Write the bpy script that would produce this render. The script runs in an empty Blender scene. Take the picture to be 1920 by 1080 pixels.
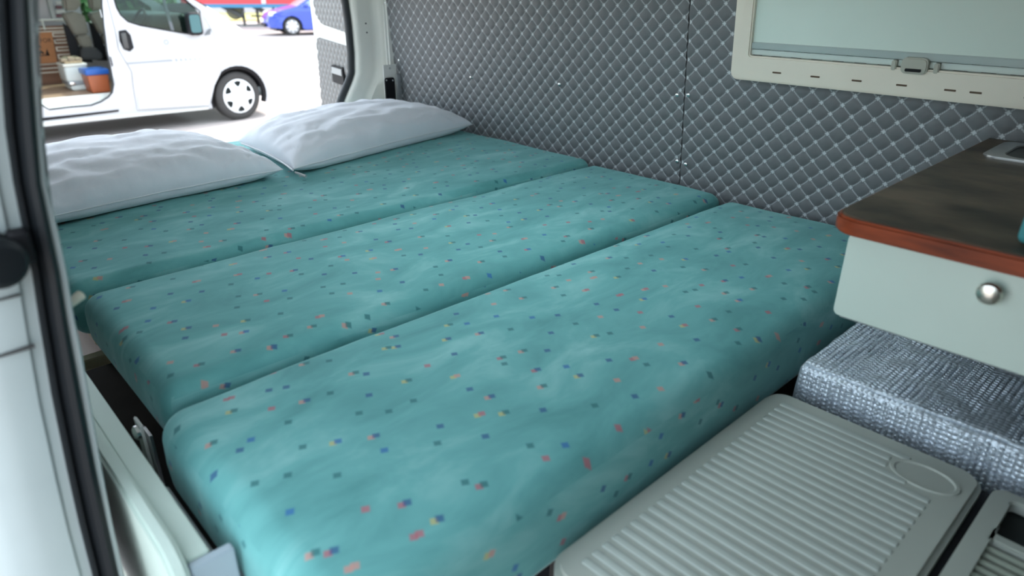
import bpy, bmesh, math, random
from mathutils import Vector, Matrix, noise
from mathutils.geometry import tessellate_polygon
R = math.radians
S = bpy.context.scene
COL = S.collection
random.seed(7)

# ------------------------------------------------------------------ camera
FPX, PITCH, YAW = 1280.0, R(24.19), R(43.03)
CAM = Vector((0.0, 0.0, 1.8))
FH = Vector((math.sin(YAW), math.cos(YAW), 0)); RT = Vector((math.cos(YAW), -math.sin(YAW), 0))
FW = FH * math.cos(PITCH) + Vector((0, 0, -math.sin(PITCH))); UP = RT.cross(FW)
cd = bpy.data.cameras.new('camera'); cam = bpy.data.objects.new('camera', cd); COL.objects.link(cam)
cd.sensor_width = 36.0; cd.lens = FPX / 1920 * 36.0; cd.clip_start = 0.02; cd.clip_end = 500
cam.matrix_world = Matrix(((RT.x, UP.x, -FW.x, 0), (RT.y, UP.y, -FW.y, 0), (RT.z, UP.z, -FW.z, 1.8), (0, 0, 0, 1)))
cd.dof.use_dof = True; cd.dof.focus_distance = 1.85; cd.dof.aperture_fstop = 2.8
S.camera = cam

# ------------------------------------------------------------------ light
S.view_settings.view_transform = 'Standard'; S.view_settings.look = 'None'
S.view_settings.gamma = 1; S.view_settings.use_curve_mapping = False
S.view_settings.exposure = 2.28
W = bpy.data.worlds.new('sky'); S.world = W; W.use_nodes = True
wn = W.node_tree; sky = wn.nodes.new('ShaderNodeTexSky'); sky.sky_type = 'NISHITA'; sky.sun_disc = False
sky.sun_elevation = R(46); sky.sun_rotation = R(74); sky.air_density = 1.0; sky.dust_density = 2.0
bg = wn.nodes['Background']; bg.inputs['Strength'].default_value = 0.16
hz = wn.nodes.new('ShaderNodeMix'); hz.data_type = 'RGBA'; hz.inputs[0].default_value = 0.42; hz.inputs[7].default_value = (6.2, 6.6, 6.3, 1)   # thin even haze
wn.links.new(sky.outputs[0], hz.inputs[6]); wn.links.new(hz.outputs[2], bg.inputs['Color'])
sl = bpy.data.lights.new('sun', 'SUN'); so = bpy.data.objects.new('sun', sl); COL.objects.link(so)
sl.energy = 1.25; sl.angle = R(0.8); sl.color = (1, 0.95, 0.88)
so.rotation_euler = Vector((0.72, 0.21, 0.72)).to_track_quat('Z', 'Y').to_euler(); so.location = (5, 5, 12)

# ------------------------------------------------------------------ pixel helpers (distance always comes from the surface hit)
def ray(p): return RT * ((p[0] - 960) / FPX) - UP * ((p[1] - 540) / FPX) + FW
def PZ(p, z): d = ray(p); return CAM + d * ((z - 1.8) / d.z)
def PX(p, x): d = ray(p); return CAM + d * (x / d.x)
def PY(p, y): d = ray(p); return CAM + d * (y / d.y)
def PP(p, q, n): d = ray(p); return CAM + d * (n.dot(q - CAM) / n.dot(d))

# ------------------------------------------------------------------ materials
MATS = {}
def mat(name, col, rough=0.5, metal=0.0, var=0.0, vscale=8.0, bump=0.0, bscale=60.0, col2=None, sheen=0.0, spec=None, coat=0.0, stretch=None):
    if name in MATS: return MATS[name]
    m = bpy.data.materials.new(name); m.use_nodes = True; nt = m.node_tree; b = nt.nodes['Principled BSDF']
    b.inputs['Base Color'].default_value = (*col, 1); b.inputs['Roughness'].default_value = rough; b.inputs['Metallic'].default_value = metal
    if sheen: b.inputs['Sheen Weight'].default_value = sheen
    if coat: b.inputs['Coat Weight'].default_value = coat
    if spec is not None: b.inputs['Specular IOR Level'].default_value = spec
    tc = nt.nodes.new('ShaderNodeTexCoord'); mp = nt.nodes.new('ShaderNodeMapping'); nt.links.new(tc.outputs['Object'], mp.inputs[0])
    if stretch: mp.inputs['Scale'].default_value = stretch
    if var or col2:
        n = nt.nodes.new('ShaderNodeTexNoise'); n.inputs['Scale'].default_value = vscale; n.inputs['Detail'].default_value = 5
        nt.links.new(mp.outputs[0], n.inputs['Vector'])
        r = nt.nodes.new('ShaderNodeMapRange'); r.inputs[1].default_value = 0.3; r.inputs[2].default_value = 0.7
        nt.links.new(n.outputs['Fac'], r.inputs[0])
        x = nt.nodes.new('ShaderNodeMix'); x.data_type = 'RGBA'
        c2 = col2 if col2 else tuple(min(1, c * (1 + var)) for c in col); c1 = col if col2 else tuple(c * (1 - var) for c in col)
        x.inputs[6].default_value = (*c1, 1); x.inputs[7].default_value = (*c2, 1)
        nt.links.new(r.outputs[0], x.inputs[0]); nt.links.new(x.outputs[2], b.inputs['Base Color'])
    if bump:
        n2 = nt.nodes.new('ShaderNodeTexNoise'); n2.inputs['Scale'].default_value = bscale; n2.inputs['Detail'].default_value = 4
        nt.links.new(mp.outputs[0], n2.inputs['Vector'])
        bp = nt.nodes.new('ShaderNodeBump'); bp.inputs['Strength'].default_value = bump; bp.inputs['Distance'].default_value = 0.004
        nt.links.new(n2.outputs['Fac'], bp.inputs['Height']); nt.links.new(bp.outputs[0], b.inputs['Normal'])
    MATS[name] = m; return m

def glass_mat(name, tint, gloss=0.12):
    m = bpy.data.materials.new(name); m.use_nodes = True; nt = m.node_tree; nt.nodes.clear()
    o = nt.nodes.new('ShaderNodeOutputMaterial'); t = nt.nodes.new('ShaderNodeBsdfTransparent'); g = nt.nodes.new('ShaderNodeBsdfGlossy'); x = nt.nodes.new('ShaderNodeMixShader')
    t.inputs[0].default_value = (*tint, 1); g.inputs['Roughness'].default_value = 0.02; x.inputs[0].default_value = gloss
    nt.links.new(t.outputs[0], x.inputs[1]); nt.links.new(g.outputs[0], x.inputs[2]); nt.links.new(x.outputs[0], o.inputs[0]); return m

def nmath(nt, op, a, b=None, c=None):
    n = nt.nodes.new('ShaderNodeMath'); n.operation = op
    for i, v in enumerate((a, b, c)):
        if v is None: continue
        if isinstance(v, (int, float)): n.inputs[i].default_value = v
        else: nt.links.new(v, n.inputs[i])
    return n.outputs[0]

def quilt_mat(name, pad, thread, rough=0.58):
    m = bpy.data.materials.new(name); m.use_nodes = True; nt = m.node_tree; b = nt.nodes['Principled BSDF']; b.inputs['Roughness'].default_value = rough
    uv = nt.nodes.new('ShaderNodeUVMap'); uv.uv_map = 'lattice'; sp = nt.nodes.new('ShaderNodeSeparateXYZ'); nt.links.new(uv.outputs[0], sp.inputs[0])
    da = nmath(nt, 'PINGPONG', sp.outputs[0], 0.5); db = nmath(nt, 'PINGPONG', sp.outputs[1], 0.5)
    mn = nmath(nt, 'MINIMUM', da, db)
    # stitches: dashes along the seam
    al = nmath(nt, 'ADD', nmath(nt, 'MULTIPLY', sp.outputs[0], 7.0), nmath(nt, 'MULTIPLY', sp.outputs[1], 7.0))
    dash = nmath(nt, 'MULTIPLY_ADD', nmath(nt, 'PINGPONG', al, 0.5), 0.9, 0.35)
    ln = nt.nodes.new('ShaderNodeMapRange'); ln.inputs[1].default_value = 0.035; ln.inputs[2].default_value = 0.065; ln.inputs[3].default_value = 1; ln.inputs[4].default_value = 0
    nt.links.new(mn, ln.inputs[0])
    rad = nmath(nt, 'SQRT', nmath(nt, 'ADD', nmath(nt, 'MULTIPLY', da, da), nmath(nt, 'MULTIPLY', db, db)))
    st = nt.nodes.new('ShaderNodeMapRange'); st.inputs[1].default_value = 0.05; st.inputs[2].default_value = 0.11; st.inputs[3].default_value = 1; st.inputs[4].default_value = 0
    nt.links.new(rad, st.inputs[0])
    # diagonal arms of the star at each crossing
    dd = nmath(nt, 'ABSOLUTE', nmath(nt, 'SUBTRACT', da, db))
    arm = nmath(nt, 'MULTIPLY', nmath(nt, 'LESS_THAN', dd, 0.05), nmath(nt, 'LESS_THAN', rad, 0.16))
    star = nmath(nt, 'MAXIMUM', st.outputs[0], arm)
    fac = nmath(nt, 'MINIMUM', nmath(nt, 'ADD', nmath(nt, 'MULTIPLY', nmath(nt, 'MULTIPLY', ln.outputs[0], dash), 0.75), nmath(nt, 'MULTIPLY', star, 0.9)), 1.0)
    x = nt.nodes.new('ShaderNodeMix'); x.data_type = 'RGBA'; x.inputs[6].default_value = (*pad, 1); x.inputs[7].default_value = (*thread, 1)
    nt.links.new(fac, x.inputs[0]); nt.links.new(x.outputs[2], b.inputs['Base Color'])
    return m

def fabric_mat():
    m = bpy.data.materials.new('teal_velour'); m.use_nodes = True; nt = m.node_tree; b = nt.nodes['Principled BSDF']
    b.inputs['Roughness'].default_value = 0.85; b.inputs['Sheen Weight'].default_value = 0.35; b.inputs['Sheen Roughness'].default_value = 0.4
    b.inputs['Sheen Tint'].default_value = (0.6, 0.95, 0.95, 1)
    uv = nt.nodes.new('ShaderNodeUVMap'); uv.uv_map = 'cloth'
    # nap: soft streaky mottling
    mp = nt.nodes.new('ShaderNodeMapping'); mp.inputs['Scale'].default_value = (3.0, 6.5, 1); nt.links.new(uv.outputs[0], mp.inputs[0])
    n = nt.nodes.new('ShaderNodeTexNoise'); n.inputs['Scale'].default_value = 1.5; n.inputs['Detail'].default_value = 4; n.inputs['Roughness'].default_value = 0.6; n.inputs['Distortion'].default_value = 0.5
    nt.links.new(mp.outputs[0], n.inputs['Vector'])
    rp = nt.nodes.new('ShaderNodeValToRGB'); e = rp.color_ramp.elements
    e[0].position = 0.3; e[0].color = (0.075, 0.262, 0.258, 1); e[1].position = 0.75; e[1].color = (0.24, 0.50, 0.485, 1)
    k = rp.color_ramp.elements.new(0.52); k.color = (0.118, 0.352, 0.345, 1)
    nt.links.new(n.outputs['Fac'], rp.inputs[0])
    cur = rp.outputs[0]
    def layer(cur, off, scale, thr, chan, keep, pal):
        mp2 = nt.nodes.new('ShaderNodeMapping'); mp2.inputs['Location'].default_value = (off[0], off[1], 0); mp2.inputs['Rotation'].default_value = (0, 0, R(28))
        nt.links.new(uv.outputs[0], mp2.inputs[0])
        v = nt.nodes.new('ShaderNodeTexVoronoi'); v.voronoi_dimensions = '2D'; v.distance = 'CHEBYCHEV'; v.inputs['Scale'].default_value = scale; v.inputs['Randomness'].default_value = 0.8
        nt.links.new(mp2.outputs[0], v.inputs['Vector'])
        sc = nt.nodes.new('ShaderNodeSeparateColor'); nt.links.new(v.outputs['Color'], sc.inputs[0])
        mr = nt.nodes.new('ShaderNodeMapRange'); mr.inputs[1].default_value = thr * 0.72; mr.inputs[2].default_value = thr * 1.15; mr.inputs[3].default_value = 1; mr.inputs[4].default_value = 0
        nt.links.new(v.outputs['Distance'], mr.inputs[0]); inside = mr.outputs[0]
        fac = nmath(nt, 'MULTIPLY', nmath(nt, 'MULTIPLY', inside, nmath(nt, 'LESS_THAN', sc.outputs[(chan + 1) % 3], keep)), 0.76)
        cr = nt.nodes.new('ShaderNodeValToRGB'); cr.color_ramp.interpolation = 'CONSTANT'
        while len(cr.color_ramp.elements) < len(pal): cr.color_ramp.elements.new(0.5)
        for i, c in enumerate(pal): cr.color_ramp.elements[i].position = i / len(pal)
        for i, c in enumerate(pal): cr.color_ramp.elements[i].color = (*c, 1)
        nt.links.new(sc.outputs[chan], cr.inputs[0])
        x = nt.nodes.new('ShaderNodeMix'); x.data_type = 'RGBA'; nt.links.new(fac, x.inputs[0]); nt.links.new(cur, x.inputs[6]); nt.links.new(cr.outputs[0], x.inputs[7])
        return x.outputs[2]
    navy = (0.012, 0.06, 0.2); blue = (0.012, 0.10, 0.33); green = (0.012, 0.12, 0.13); red = (0.40, 0.10, 0.13); salmon = (0.50, 0.24, 0.20); yel = (0.45, 0.40, 0.15)
    SC = 15.5
    cur = layer(cur, (0.0075, 0.003), SC, 0.085, 1, 0.38, [red, salmon, yel, salmon])
    cur = layer(cur, (0, 0), SC, 0.090, 0, 1.1, [navy, green, blue, salmon, green, navy, red, green])
    nt.links.new(cur, b.inputs['Base Color'])
    n3 = nt.nodes.new('ShaderNodeTexNoise'); n3.inputs['Scale'].default_value = 420; nt.links.new(uv.outputs[0], n3.inputs['Vector'])
    bp = nt.nodes.new('ShaderNodeBump'); bp.inputs['Strength'].default_value = 0.15; bp.inputs['Distance'].default_value = 0.001
    nt.links.new(n3.outputs['Fac'], bp.inputs['Height']); nt.links.new(bp.outputs[0], b.inputs['Normal'])
    return m

FAB = fabric_mat()
QW = quilt_mat('grey_quilted_vinyl', (0.132, 0.138, 0.145), (0.50, 0.53, 0.55))
QD = quilt_mat('pale_quilted_vinyl', (0.16, 0.16, 0.158), (0.42, 0.42, 0.41))
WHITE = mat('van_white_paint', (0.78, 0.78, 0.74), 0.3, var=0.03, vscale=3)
JAMB = mat('jamb_paint_dimmed', (0.38, 0.43, 0.43), 0.35, var=0.06, vscale=5)  # white paint darkened to stand in for dimming at the view's edge
CREAM = mat('cream_plastic', (0.76, 0.70, 0.60), 0.4, var=0.03)
RUB = mat('black_rubber', (0.006, 0.008, 0.010), 0.55, spec=0.25, bump=0.2, bscale=40)
BLACK = mat('black_plastic', (0.010, 0.010, 0.012), 0.5, spec=0.2)
CHROME = mat('chrome', (0.85, 0.85, 0.85), 0.12, 1.0)
STEEL = mat('brushed_steel', (0.62, 0.63, 0.64), 0.3, 1.0, var=0.08, vscale=30)
LAM = mat('mint_white_laminate', (0.52, 0.62, 0.56), 0.4, var=0.02)
PLY = mat('plywood', (0.50, 0.42, 0.28), 0.6, var=0.15, vscale=12)

# ------------------------------------------------------------------ object helpers
ORG = {}
def link(name, bm, m, parent=None, smooth=True, local=False, recalc=True):
    if recalc: bmesh.ops.recalc_face_normals(bm, faces=bm.faces[:])
    if parent is not None and not local:
        bmesh.ops.translate(bm, verts=bm.verts[:], vec=-ORG.get(parent.name, Vector((0, 0, 0))))
    loc = Vector((0, 0, 0))
    if parent is None and bm.verts and not local:
        xs = [v.co for v in bm.verts]
        loc = Vector(((min(v.x for v in xs) + max(v.x for v in xs)) / 2, (min(v.y for v in xs) + max(v.y for v in xs)) / 2, min(v.z for v in xs)))
        bmesh.ops.translate(bm, verts=bm.verts[:], vec=-loc)
    me = bpy.data.meshes.new(name); bm.to_mesh(me); bm.free()
    if smooth:
        for p in me.polygons: p.use_smooth = True
        me.set_sharp_from_angle(angle=R(38))
    ms = m if isinstance(m, (list, tuple)) else [m]
    for k in ms: me.materials.append(k)
    o = bpy.data.objects.new(name, me); COL.objects.link(o); o.location = loc
    if parent is not None: o.parent = parent; ORG[o.name] = ORG.get(parent.name, Vector((0, 0, 0)))
    else: ORG[o.name] = loc
    return o
def tag(o, label=None, cat=None, group=None, kind=None):
    if label: o['label'] = label
    if cat: o['category'] = cat
    if group: o['group'] = group
    if kind: o['kind'] = kind
    return o
def thing(name, loc, label=None, cat=None, kind=None, group=None):
    o = bpy.data.objects.new(name, None); COL.objects.link(o); o.location = loc; o.empty_display_size = 0.1
    ORG[o.name] = Vector(loc); return tag(o, label, cat, group, kind)

def axis_coords(lo, hi, r, n, m=4):
    r = min(r, (hi - lo) / 2 - 1e-5)
    a = [lo + r * (1 - math.cos(k * math.pi / 2 / m)) for k in range(m)]
    a = [lo + r * k / m for k in range(m)]
    mid = [lo + r + (hi - lo - 2 * r) * k / n for k in range(n + 1)]
    return a + mid + [hi - (x - lo) for x in reversed(a)]
def rbox_bm(lo, hi, r, n=(1, 1, 1), m=3, fn=None):
    bm = bmesh.new(); C = [axis_coords(lo[i], hi[i], r, n[i], m) for i in range(3)]; cache = {}
    rr = [min(r, (hi[i] - lo[i]) / 2 - 1e-5) for i in range(3)]
    def V(i, j, k):
        key = (i, j, k)
        if key in cache: return cache[key]
        p = Vector((C[0][i], C[1][j], C[2][k]))
        q = Vector([min(max(p[a], lo[a] + rr[a]), hi[a] - rr[a]) for a in range(3)]); d = p - q
        # equal-angle mapping of the cube border to the rounded edge
        dd = Vector([math.tan(d[a] / rr[a] * math.pi / 4) if rr[a] > 0 else 0 for a in range(3)])
        if dd.length > 1e-9:
            dd.normalize(); p = q + Vector([dd[a] * rr[a] for a in range(3)])
        if fn: p = fn(p)
        v = bm.verts.new(p); cache[key] = v; return v
    L = [len(c) - 1 for c in C]
    for ax in range(3):
        a, b = (ax + 1) % 3, (ax + 2) % 3
        for side in (0, L[ax]):
            for i in range(L[a]):
                for j in range(L[b]):
                    ids = []
                    for (di, dj) in ((0, 0), (1, 0), (1, 1), (0, 1)):
                        t = [0, 0, 0]; t[ax] = side; t[a] = i + di; t[b] = j + dj; ids.append(V(*t))
                    bm.faces.new(ids if side else ids[::-1])
    return bm
def rbox(name, lo, hi, r, m, parent=None, n=(1, 1, 1), mm=2, fn=None, local=False):
    lo2 = [min(a, b) for a, b in zip(lo, hi)]; hi2 = [max(a, b) for a, b in zip(lo, hi)]
    return link(name, rbox_bm(lo2, hi2, r, n, mm, fn), m, parent, local=local)
def box_bm(lo, hi, bm=None, bev=0.0):
    bm2 = bmesh.new(); bmesh.ops.create_cube(bm2, size=1)
    for v in bm2.verts: v.co = Vector([(lo[i] + hi[i]) / 2 + v.co[i] * (hi[i] - lo[i]) for i in range(3)])
    if bev: bmesh.ops.bevel(bm2, geom=bm2.edges[:], offset=bev, segments=2, affect='EDGES')
    return bm2
def box(name, lo, hi, m, parent=None, bev=0.002, local=False):
    lo2 = [min(a, b) for a, b in zip(lo, hi)]; hi2 = [max(a, b) for a, b in zip(lo, hi)]
    return link(name, box_bm(lo2, hi2, bev=bev), m, parent, local=local)
def panel(name, loops, fmap, t, m, parent=None, maxlen=None, bev=0.0, local=False, smooth=True):
    """plate cut from 2-D outlines (first the rim, then holes), thickness t; fmap(x, z, depth) -> 3-D"""
    bm = bmesh.new(); vs = []
    for lp in loops:
        for p in lp: vs.append(bm.verts.new((p[0], 0, p[1])))
    for tri in tessellate_polygon([[Vector((p[0], p[1], 0)) for p in lp] for lp in loops]):
        try: bm.faces.new([vs[i] for i in tri])
        except ValueError: pass
    if maxlen:
        for _ in range(5):
            es = [e for e in bm.edges if e.calc_length() > maxlen]
            if not es: break
            bmesh.ops.subdivide_edges(bm, edges=es, cuts=1); bmesh.ops.triangulate(bm, faces=bm.faces[:])
    if t:
        g = bmesh.ops.extrude_face_region(bm, geom=bm.faces[:] )
        for e in g['geom']:
            if isinstance(e, bmesh.types.BMVert): e.co.y = t
    for v in bm.verts: v.co = fmap(v.co.x, v.co.z, v.co.y)
    if bev:
        bmesh.ops.recalc_face_normals(bm, faces=bm.faces[:])
        es = [e for e in bm.edges if len(e.link_faces) == 2 and e.calc_face_angle(0) > R(50)]
        bmesh.ops.bevel(bm, geom=es, offset=bev, segments=2, affect='EDGES')
    return link(name, bm, m, parent, local=local, smooth=smooth)
def round_rect(x0, x1, z0, z1, r, n=6):
    r = min(r, (x1 - x0) / 2 - 1e-4, (z1 - z0) / 2 - 1e-4); out = []
    for cx, cz, a0 in ((x1 - r, z1 - r, 0), (x0 + r, z1 - r, 90), (x0 + r, z0 + r, 180), (x1 - r, z0 + r, 270)):
        for k in range(n + 1): a = R(a0 + 90 * k / n); out.append((cx + r * math.cos(a), cz + r * math.sin(a)))
    return out
def circle(cx, cz, r, n=32, rz=None): return [(cx + r * math.cos(2 * math.pi * k / n), cz + (rz or r) * math.sin(2 * math.pi * k / n)) for k in range(n)]
def tube_bm(path, rad, n=10, bm=None, closed=False):
    bm = bm or bmesh.new(); rings = []; P = [Vector(p) for p in path]; N = len(P); prev = None
    for i, p in enumerate(P):
        t = (P[(i + 1) % N] - P[i - 1]) if closed else (P[min(i + 1, N - 1)] - P[max(i - 1, 0)]); t.normalize()
        if prev is None: u = t.orthogonal().normalized()
        else: u = (prev - t * prev.dot(t)).normalized()
        prev = u; w = t.cross(u); r = rad[i] if isinstance(rad, (list, tuple)) else rad
        rings.append([bm.verts.new(p + (u * math.cos(2 * math.pi * k / n) + w * math.sin(2 * math.pi * k / n)) * r) for k in range(n)])
    for i in range(N if closed else N - 1):
        a, b = rings[i], rings[(i + 1) % N]
        for k in range(n): bm.faces.new((a[k], a[(k + 1) % n], b[(k + 1) % n], b[k]))
    if not closed: bm.faces.new(rings[0][::-1]); bm.faces.new(rings[-1])
    return bm
def tube(name, path, rad, m, parent=None, n=10, closed=False, local=False): return link(name, tube_bm(path, rad, n, None, closed), m, parent, local=local)
def lathe_bm(prof, c, ax, n=32):
    """prof: (radius, height along axis)"""
    ax = Vector(ax).normalized(); u = ax.orthogonal().normalized(); w = ax.cross(u); c = Vector(c); bm = bmesh.new(); rings = []
    for r, h in prof:
        if r < 1e-6: rings.append([bm.verts.new(c + ax * h)])
        else: rings.append([bm.verts.new(c + ax * h + (u * math.cos(2 * math.pi * k / n) + w * math.sin(2 * math.pi * k / n)) * r) for k in range(n)])
    for a, b in zip(rings, rings[1:]):
        for k in range(n):
            f = [a[k % len(a)], a[(k + 1) % len(a)], b[(k + 1) % len(b)], b[k % len(b)]]; f2 = []
            for v in f:
                if v not in f2: f2.append(v)
            if len(f2) > 2: bm.faces.new(f2)
    return bm
def lathe(name, prof, c, ax, m, parent=None, n=32, local=False): return link(name, lathe_bm(prof, c, ax, n), m, parent, local=local)
def sweep(name, rows, prof, m, parent=None):
    """rows: list of (centre, across, out, halfwidth); prof: (a, o) across in half-widths / out in metres"""
    bm = bmesh.new(); rg = []
    for c, a, o, w in rows: rg.append([bm.verts.new(Vector(c) + Vector(a) * (pa * w) + Vector(o) * po) for pa, po in prof])
    n = len(prof)
    for x, y in zip(rg, rg[1:]):
        for k in range(n): bm.faces.new((x[k], x[(k + 1) % n], y[(k + 1) % n], y[k]))
    bm.faces.new(rg[0]); bm.faces.new(rg[-1][::-1]); return link(name, bm, m, parent)
def quilt(name, q, eu, ev, en, u0, u1, v0, v1, du, dv, h, m, parent, sub=5, inside=None, cuts=()):
    """padded diamonds stitched on a lattice, raised along en; clipped to the rectangle (and further half-planes)"""
    bm = bmesh.new(); lay = bm.loops.layers.uv.new('lattice'); q = Vector(q); cache = {}
    def V(a, b):
        key = (round(a * sub), round(b * sub))
        if key in cache: return cache[key]
        u = (a + b) * du / 2; v = (b - a) * dv / 2; fa = abs((a % 1) * 2 - 1); fb = abs((b % 1) * 2 - 1)
        if abs(a - round(a)) < 1e-6: fa = 1
        if abs(b - round(b)) < 1e-6: fb = 1
        hh = h * ((1 - fa ** 3) * (1 - fb ** 3)) ** 0.6
        vt = bm.verts.new(q + eu * u + ev * v + en * hh); cache[key] = vt; return vt
    # a+b = 2u/du ; b-a = 2v/dv
    A = []
    for uu in (u0, u1):
        for vv in (v0, v1): A.append((uu / du - vv / dv, uu / du + vv / dv))
    a0, a1 = math.floor(min(p[0] for p in A)), math.ceil(max(p[0] for p in A)); b0, b1 = math.floor(min(p[1] for p in A)), math.ceil(max(p[1] for p in A))
    for a in range(a0, a1):
        for b in range(b0, b1):
            cu = (a + b + 1) * du / 2; cv = (b - a) * dv / 2
            if cu < u0 - du or cu > u1 + du or cv < v0 - dv or cv > v1 + dv: continue
            if inside and not inside(cu, cv): continue
            for i in range(sub):
                for j in range(sub):
                    cs = [(a + i / sub, b + j / sub), (a + (i + 1) / sub, b + j / sub), (a + (i + 1) / sub, b + (j + 1) / sub), (a + i / sub, b + (j + 1) / sub)]
                    f = bm.faces.new([V(*c) for c in cs])
                    for lp, c in zip(f.loops, cs): lp[lay].uv = c
    pl = [(q + eu * u0, -eu), (q + eu * u1, eu), (q + ev * v0, -ev), (q + ev * v1, ev)] + list(cuts)
    for co, no in pl:
        bmesh.ops.bisect_plane(bm, geom=bm.verts[:] + bm.edges[:] + bm.faces[:], plane_co=co, plane_no=no, clear_outer=True)
    f = bm.faces[:]
    if f:
        bm.normal_update()
        if sum((x.normal.dot(en) for x in f)) < 0: bmesh.ops.reverse_faces(bm, faces=f)
    return link(name, bm, m, parent, recalc=False)
X_, Y_, Z_ = Vector((1, 0, 0)), Vector((0, 1, 0)), Vector((0, 0, 1))

# ================================================================== THE CAMPER VAN WE STAND IN (the setting)
FLOORZ, CEILZ, BED = 0.55, 1.98, 1.18
LEAN = R(4.5); WQ = Vector((1.957, 0, BED)); WN = Vector((math.cos(LEAN), 0, math.sin(LEAN)))
EV = Vector((-math.sin(LEAN), 0, math.cos(LEAN))); EN = -WN
def PW(p, off=0.0): return PP(p, WQ + EN * off, WN)
def WUV(P): d = P - WQ; return (d.y, d.dot(EV))          # along the wall, up the wall
def WP(u, v, off=0.0): return WQ + Y_ * u + EV * v + EN * off
YEND = 2.92

fl = tag(box('floor', (0.10, -1.3, FLOORZ - 0.06), (2.0, 3.0, FLOORZ), mat('grey_vinyl_floor', (0.09, 0.09, 0.095), 0.6, var=0.15, vscale=20)), 'dark grey vinyl floor of the camper van', kind='structure')
HX0, HX1, HY0, HY1 = 0.72, 1.40, 0.80, 1.62  # ceiling opening for the added hatch
ce = tag(panel('ceiling', [[(0.02, -1.35), (2.02, -1.35), (2.02, 3.02), (0.02, 3.02)], round_rect(HX0, HX1, HY0, HY1, 0.05)], lambda x, z, d: Vector((x, z, CEILZ + d)), 0.06, mat('ceiling_lining', (0.60, 0.60, 0.57), 0.8, var=0.04)), 'pale lining under the camper van roof', kind='structure')
def opal_mat():
    m = bpy.data.materials.new('opal_acrylic'); m.use_nodes = True; nt = m.node_tree; nt.nodes.clear()
    o = nt.nodes.new('ShaderNodeOutputMaterial'); t = nt.nodes.new('ShaderNodeBsdfTranslucent'); d = nt.nodes.new('ShaderNodeBsdfDiffuse'); x = nt.nodes.new('ShaderNodeMixShader')
    t.inputs[0].default_value = (0.80, 0.90, 0.92, 1); d.inputs[0].default_value = (0.8, 0.85, 0.86, 1); x.inputs[0].default_value = 0.25
    nt.links.new(t.outputs[0], x.inputs[1]); nt.links.new(d.outputs[0], x.inputs[2]); nt.links.new(x.outputs[0], o.inputs[0]); return m
rh = thing('added_hatch', ((HX0 + HX1) / 2, (HY0 + HY1) / 2, CEILZ), 'added opal roof hatch, out of view, lighting the bed', kind='structure')  # unseen hatch, added to bring soft top light onto the bed
panel('added_hatch_frame', [round_rect(HX0 - 0.03, HX1 + 0.03, HY0 - 0.03, HY1 + 0.03, 0.06), round_rect(HX0 + 0.01, HX1 - 0.01, HY0 + 0.01, HY1 - 0.01, 0.05)], lambda x, z, d: Vector((x, z, CEILZ - 0.012 + d)), 0.012, WHITE, rh)
panel('added_hatch_pane', [round_rect(HX0 - 0.02, HX1 + 0.02, HY0 - 0.02, HY1 + 0.02, 0.05)], lambda x, z, d: Vector((x, z, CEILZ + 0.075 + d)), 0.0, opal_mat(), rh)

wr = thing('wall_right', (1.957, 1.0, FLOORZ), 'grey diamond-quilted wall of the camper van interior', kind='structure')
bm = bmesh.new()
vs = [bm.verts.new(WP(u, v, off)) for off in (-0.006, -0.05) for u, v in ((-1.3, -0.7), (3.0, -0.7), (3.0, 0.84), (-1.3, 0.84))]
for f in ((0, 1, 2, 3), (7, 6, 5, 4), (0, 4, 5, 1), (1, 5, 6, 2), (2, 6, 7, 3), (3, 7, 4, 0)): bm.faces.new([vs[i] for i in f])
link('backing', bm, mat('wall_board', (0.12, 0.12, 0.13), 0.7, var=0.05), wr)
DU, DV = 0.0578, 0.0548
n1 = PW((1296.5, 260.6)); n2 = PW((1257.6, 246.3)); SEAM = 1.262
def wall_quilt(q, ua, ub):
    u, v = WUV(q)
    return quilt('quilted_panel', q, Y_, EV, EN, ua - u, ub - u, -0.25 - v, 0.80 - v, DU, DV, 0.0045, QW, wr)
wall_quilt(n2, SEAM + 0.002, YEND); wall_quilt(n1, -0.6, SEAM - 0.002)
for p in ((1270, 178), (1291, 178), (1270, 302), (1286, 308), (883, 145), (1049, 158), (722, 5), (748, 113)):
    c = PW(p, 0.004)
    lathe('screw', [(0.0075, -0.004), (0.0075, 0.001), (0.006, 0.0035), (0.003, 0.005), (0, 0.0054)], c, EN, CHROME, wr, n=14)

# ---- window with pulled-down blind
wi = thing('window_1', PW((1640, 175)), 'cream framed camper window with a pale mint blind pulled down', kind='structure')
ul, vb = WUV(PW((1370, 147), 0.02)); ul2, vb2 = WUV(PW((1407, 104), 0.02)); ur = -0.12
VT = 0.78
fm = lambda x, z, d: WP(x, z, 0.006 + d)
panel('frame', [round_rect(ur, ul, vb, VT, 0.022), round_rect(ur + 0.05, ul2, vb2, VT - 0.045, 0.006)], fm, 0.020, CREAM, wi, bev=0.004)
BL = mat('pale_mint_blind', (0.64, 0.74, 0.68), 0.55, var=0.03, vscale=4)
panel('blind', [[(ur + 0.03, vb2 + 0.034), (ul2 + 0.01, vb2 + 0.034), (ul2 + 0.01, VT - 0.03), (ur + 0.03, VT - 0.03)]], fm, 0.006, BL, wi)
panel('pane', [[(ur + 0.03, vb2 - 0.01), (ul2 + 0.01, vb2 - 0.01), (ul2 + 0.01, VT - 0.03), (ur + 0.03, VT - 0.03)]], lambda x, z, d: WP(x, z, 0.0005 + d), 0.003, mat('acrylic_pane', (0.45, 0.55, 0.55), 0.1), wi)
RAIL = mat('grey_blind_rail', (0.40, 0.47, 0.46), 0.3, var=0.05)
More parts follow.
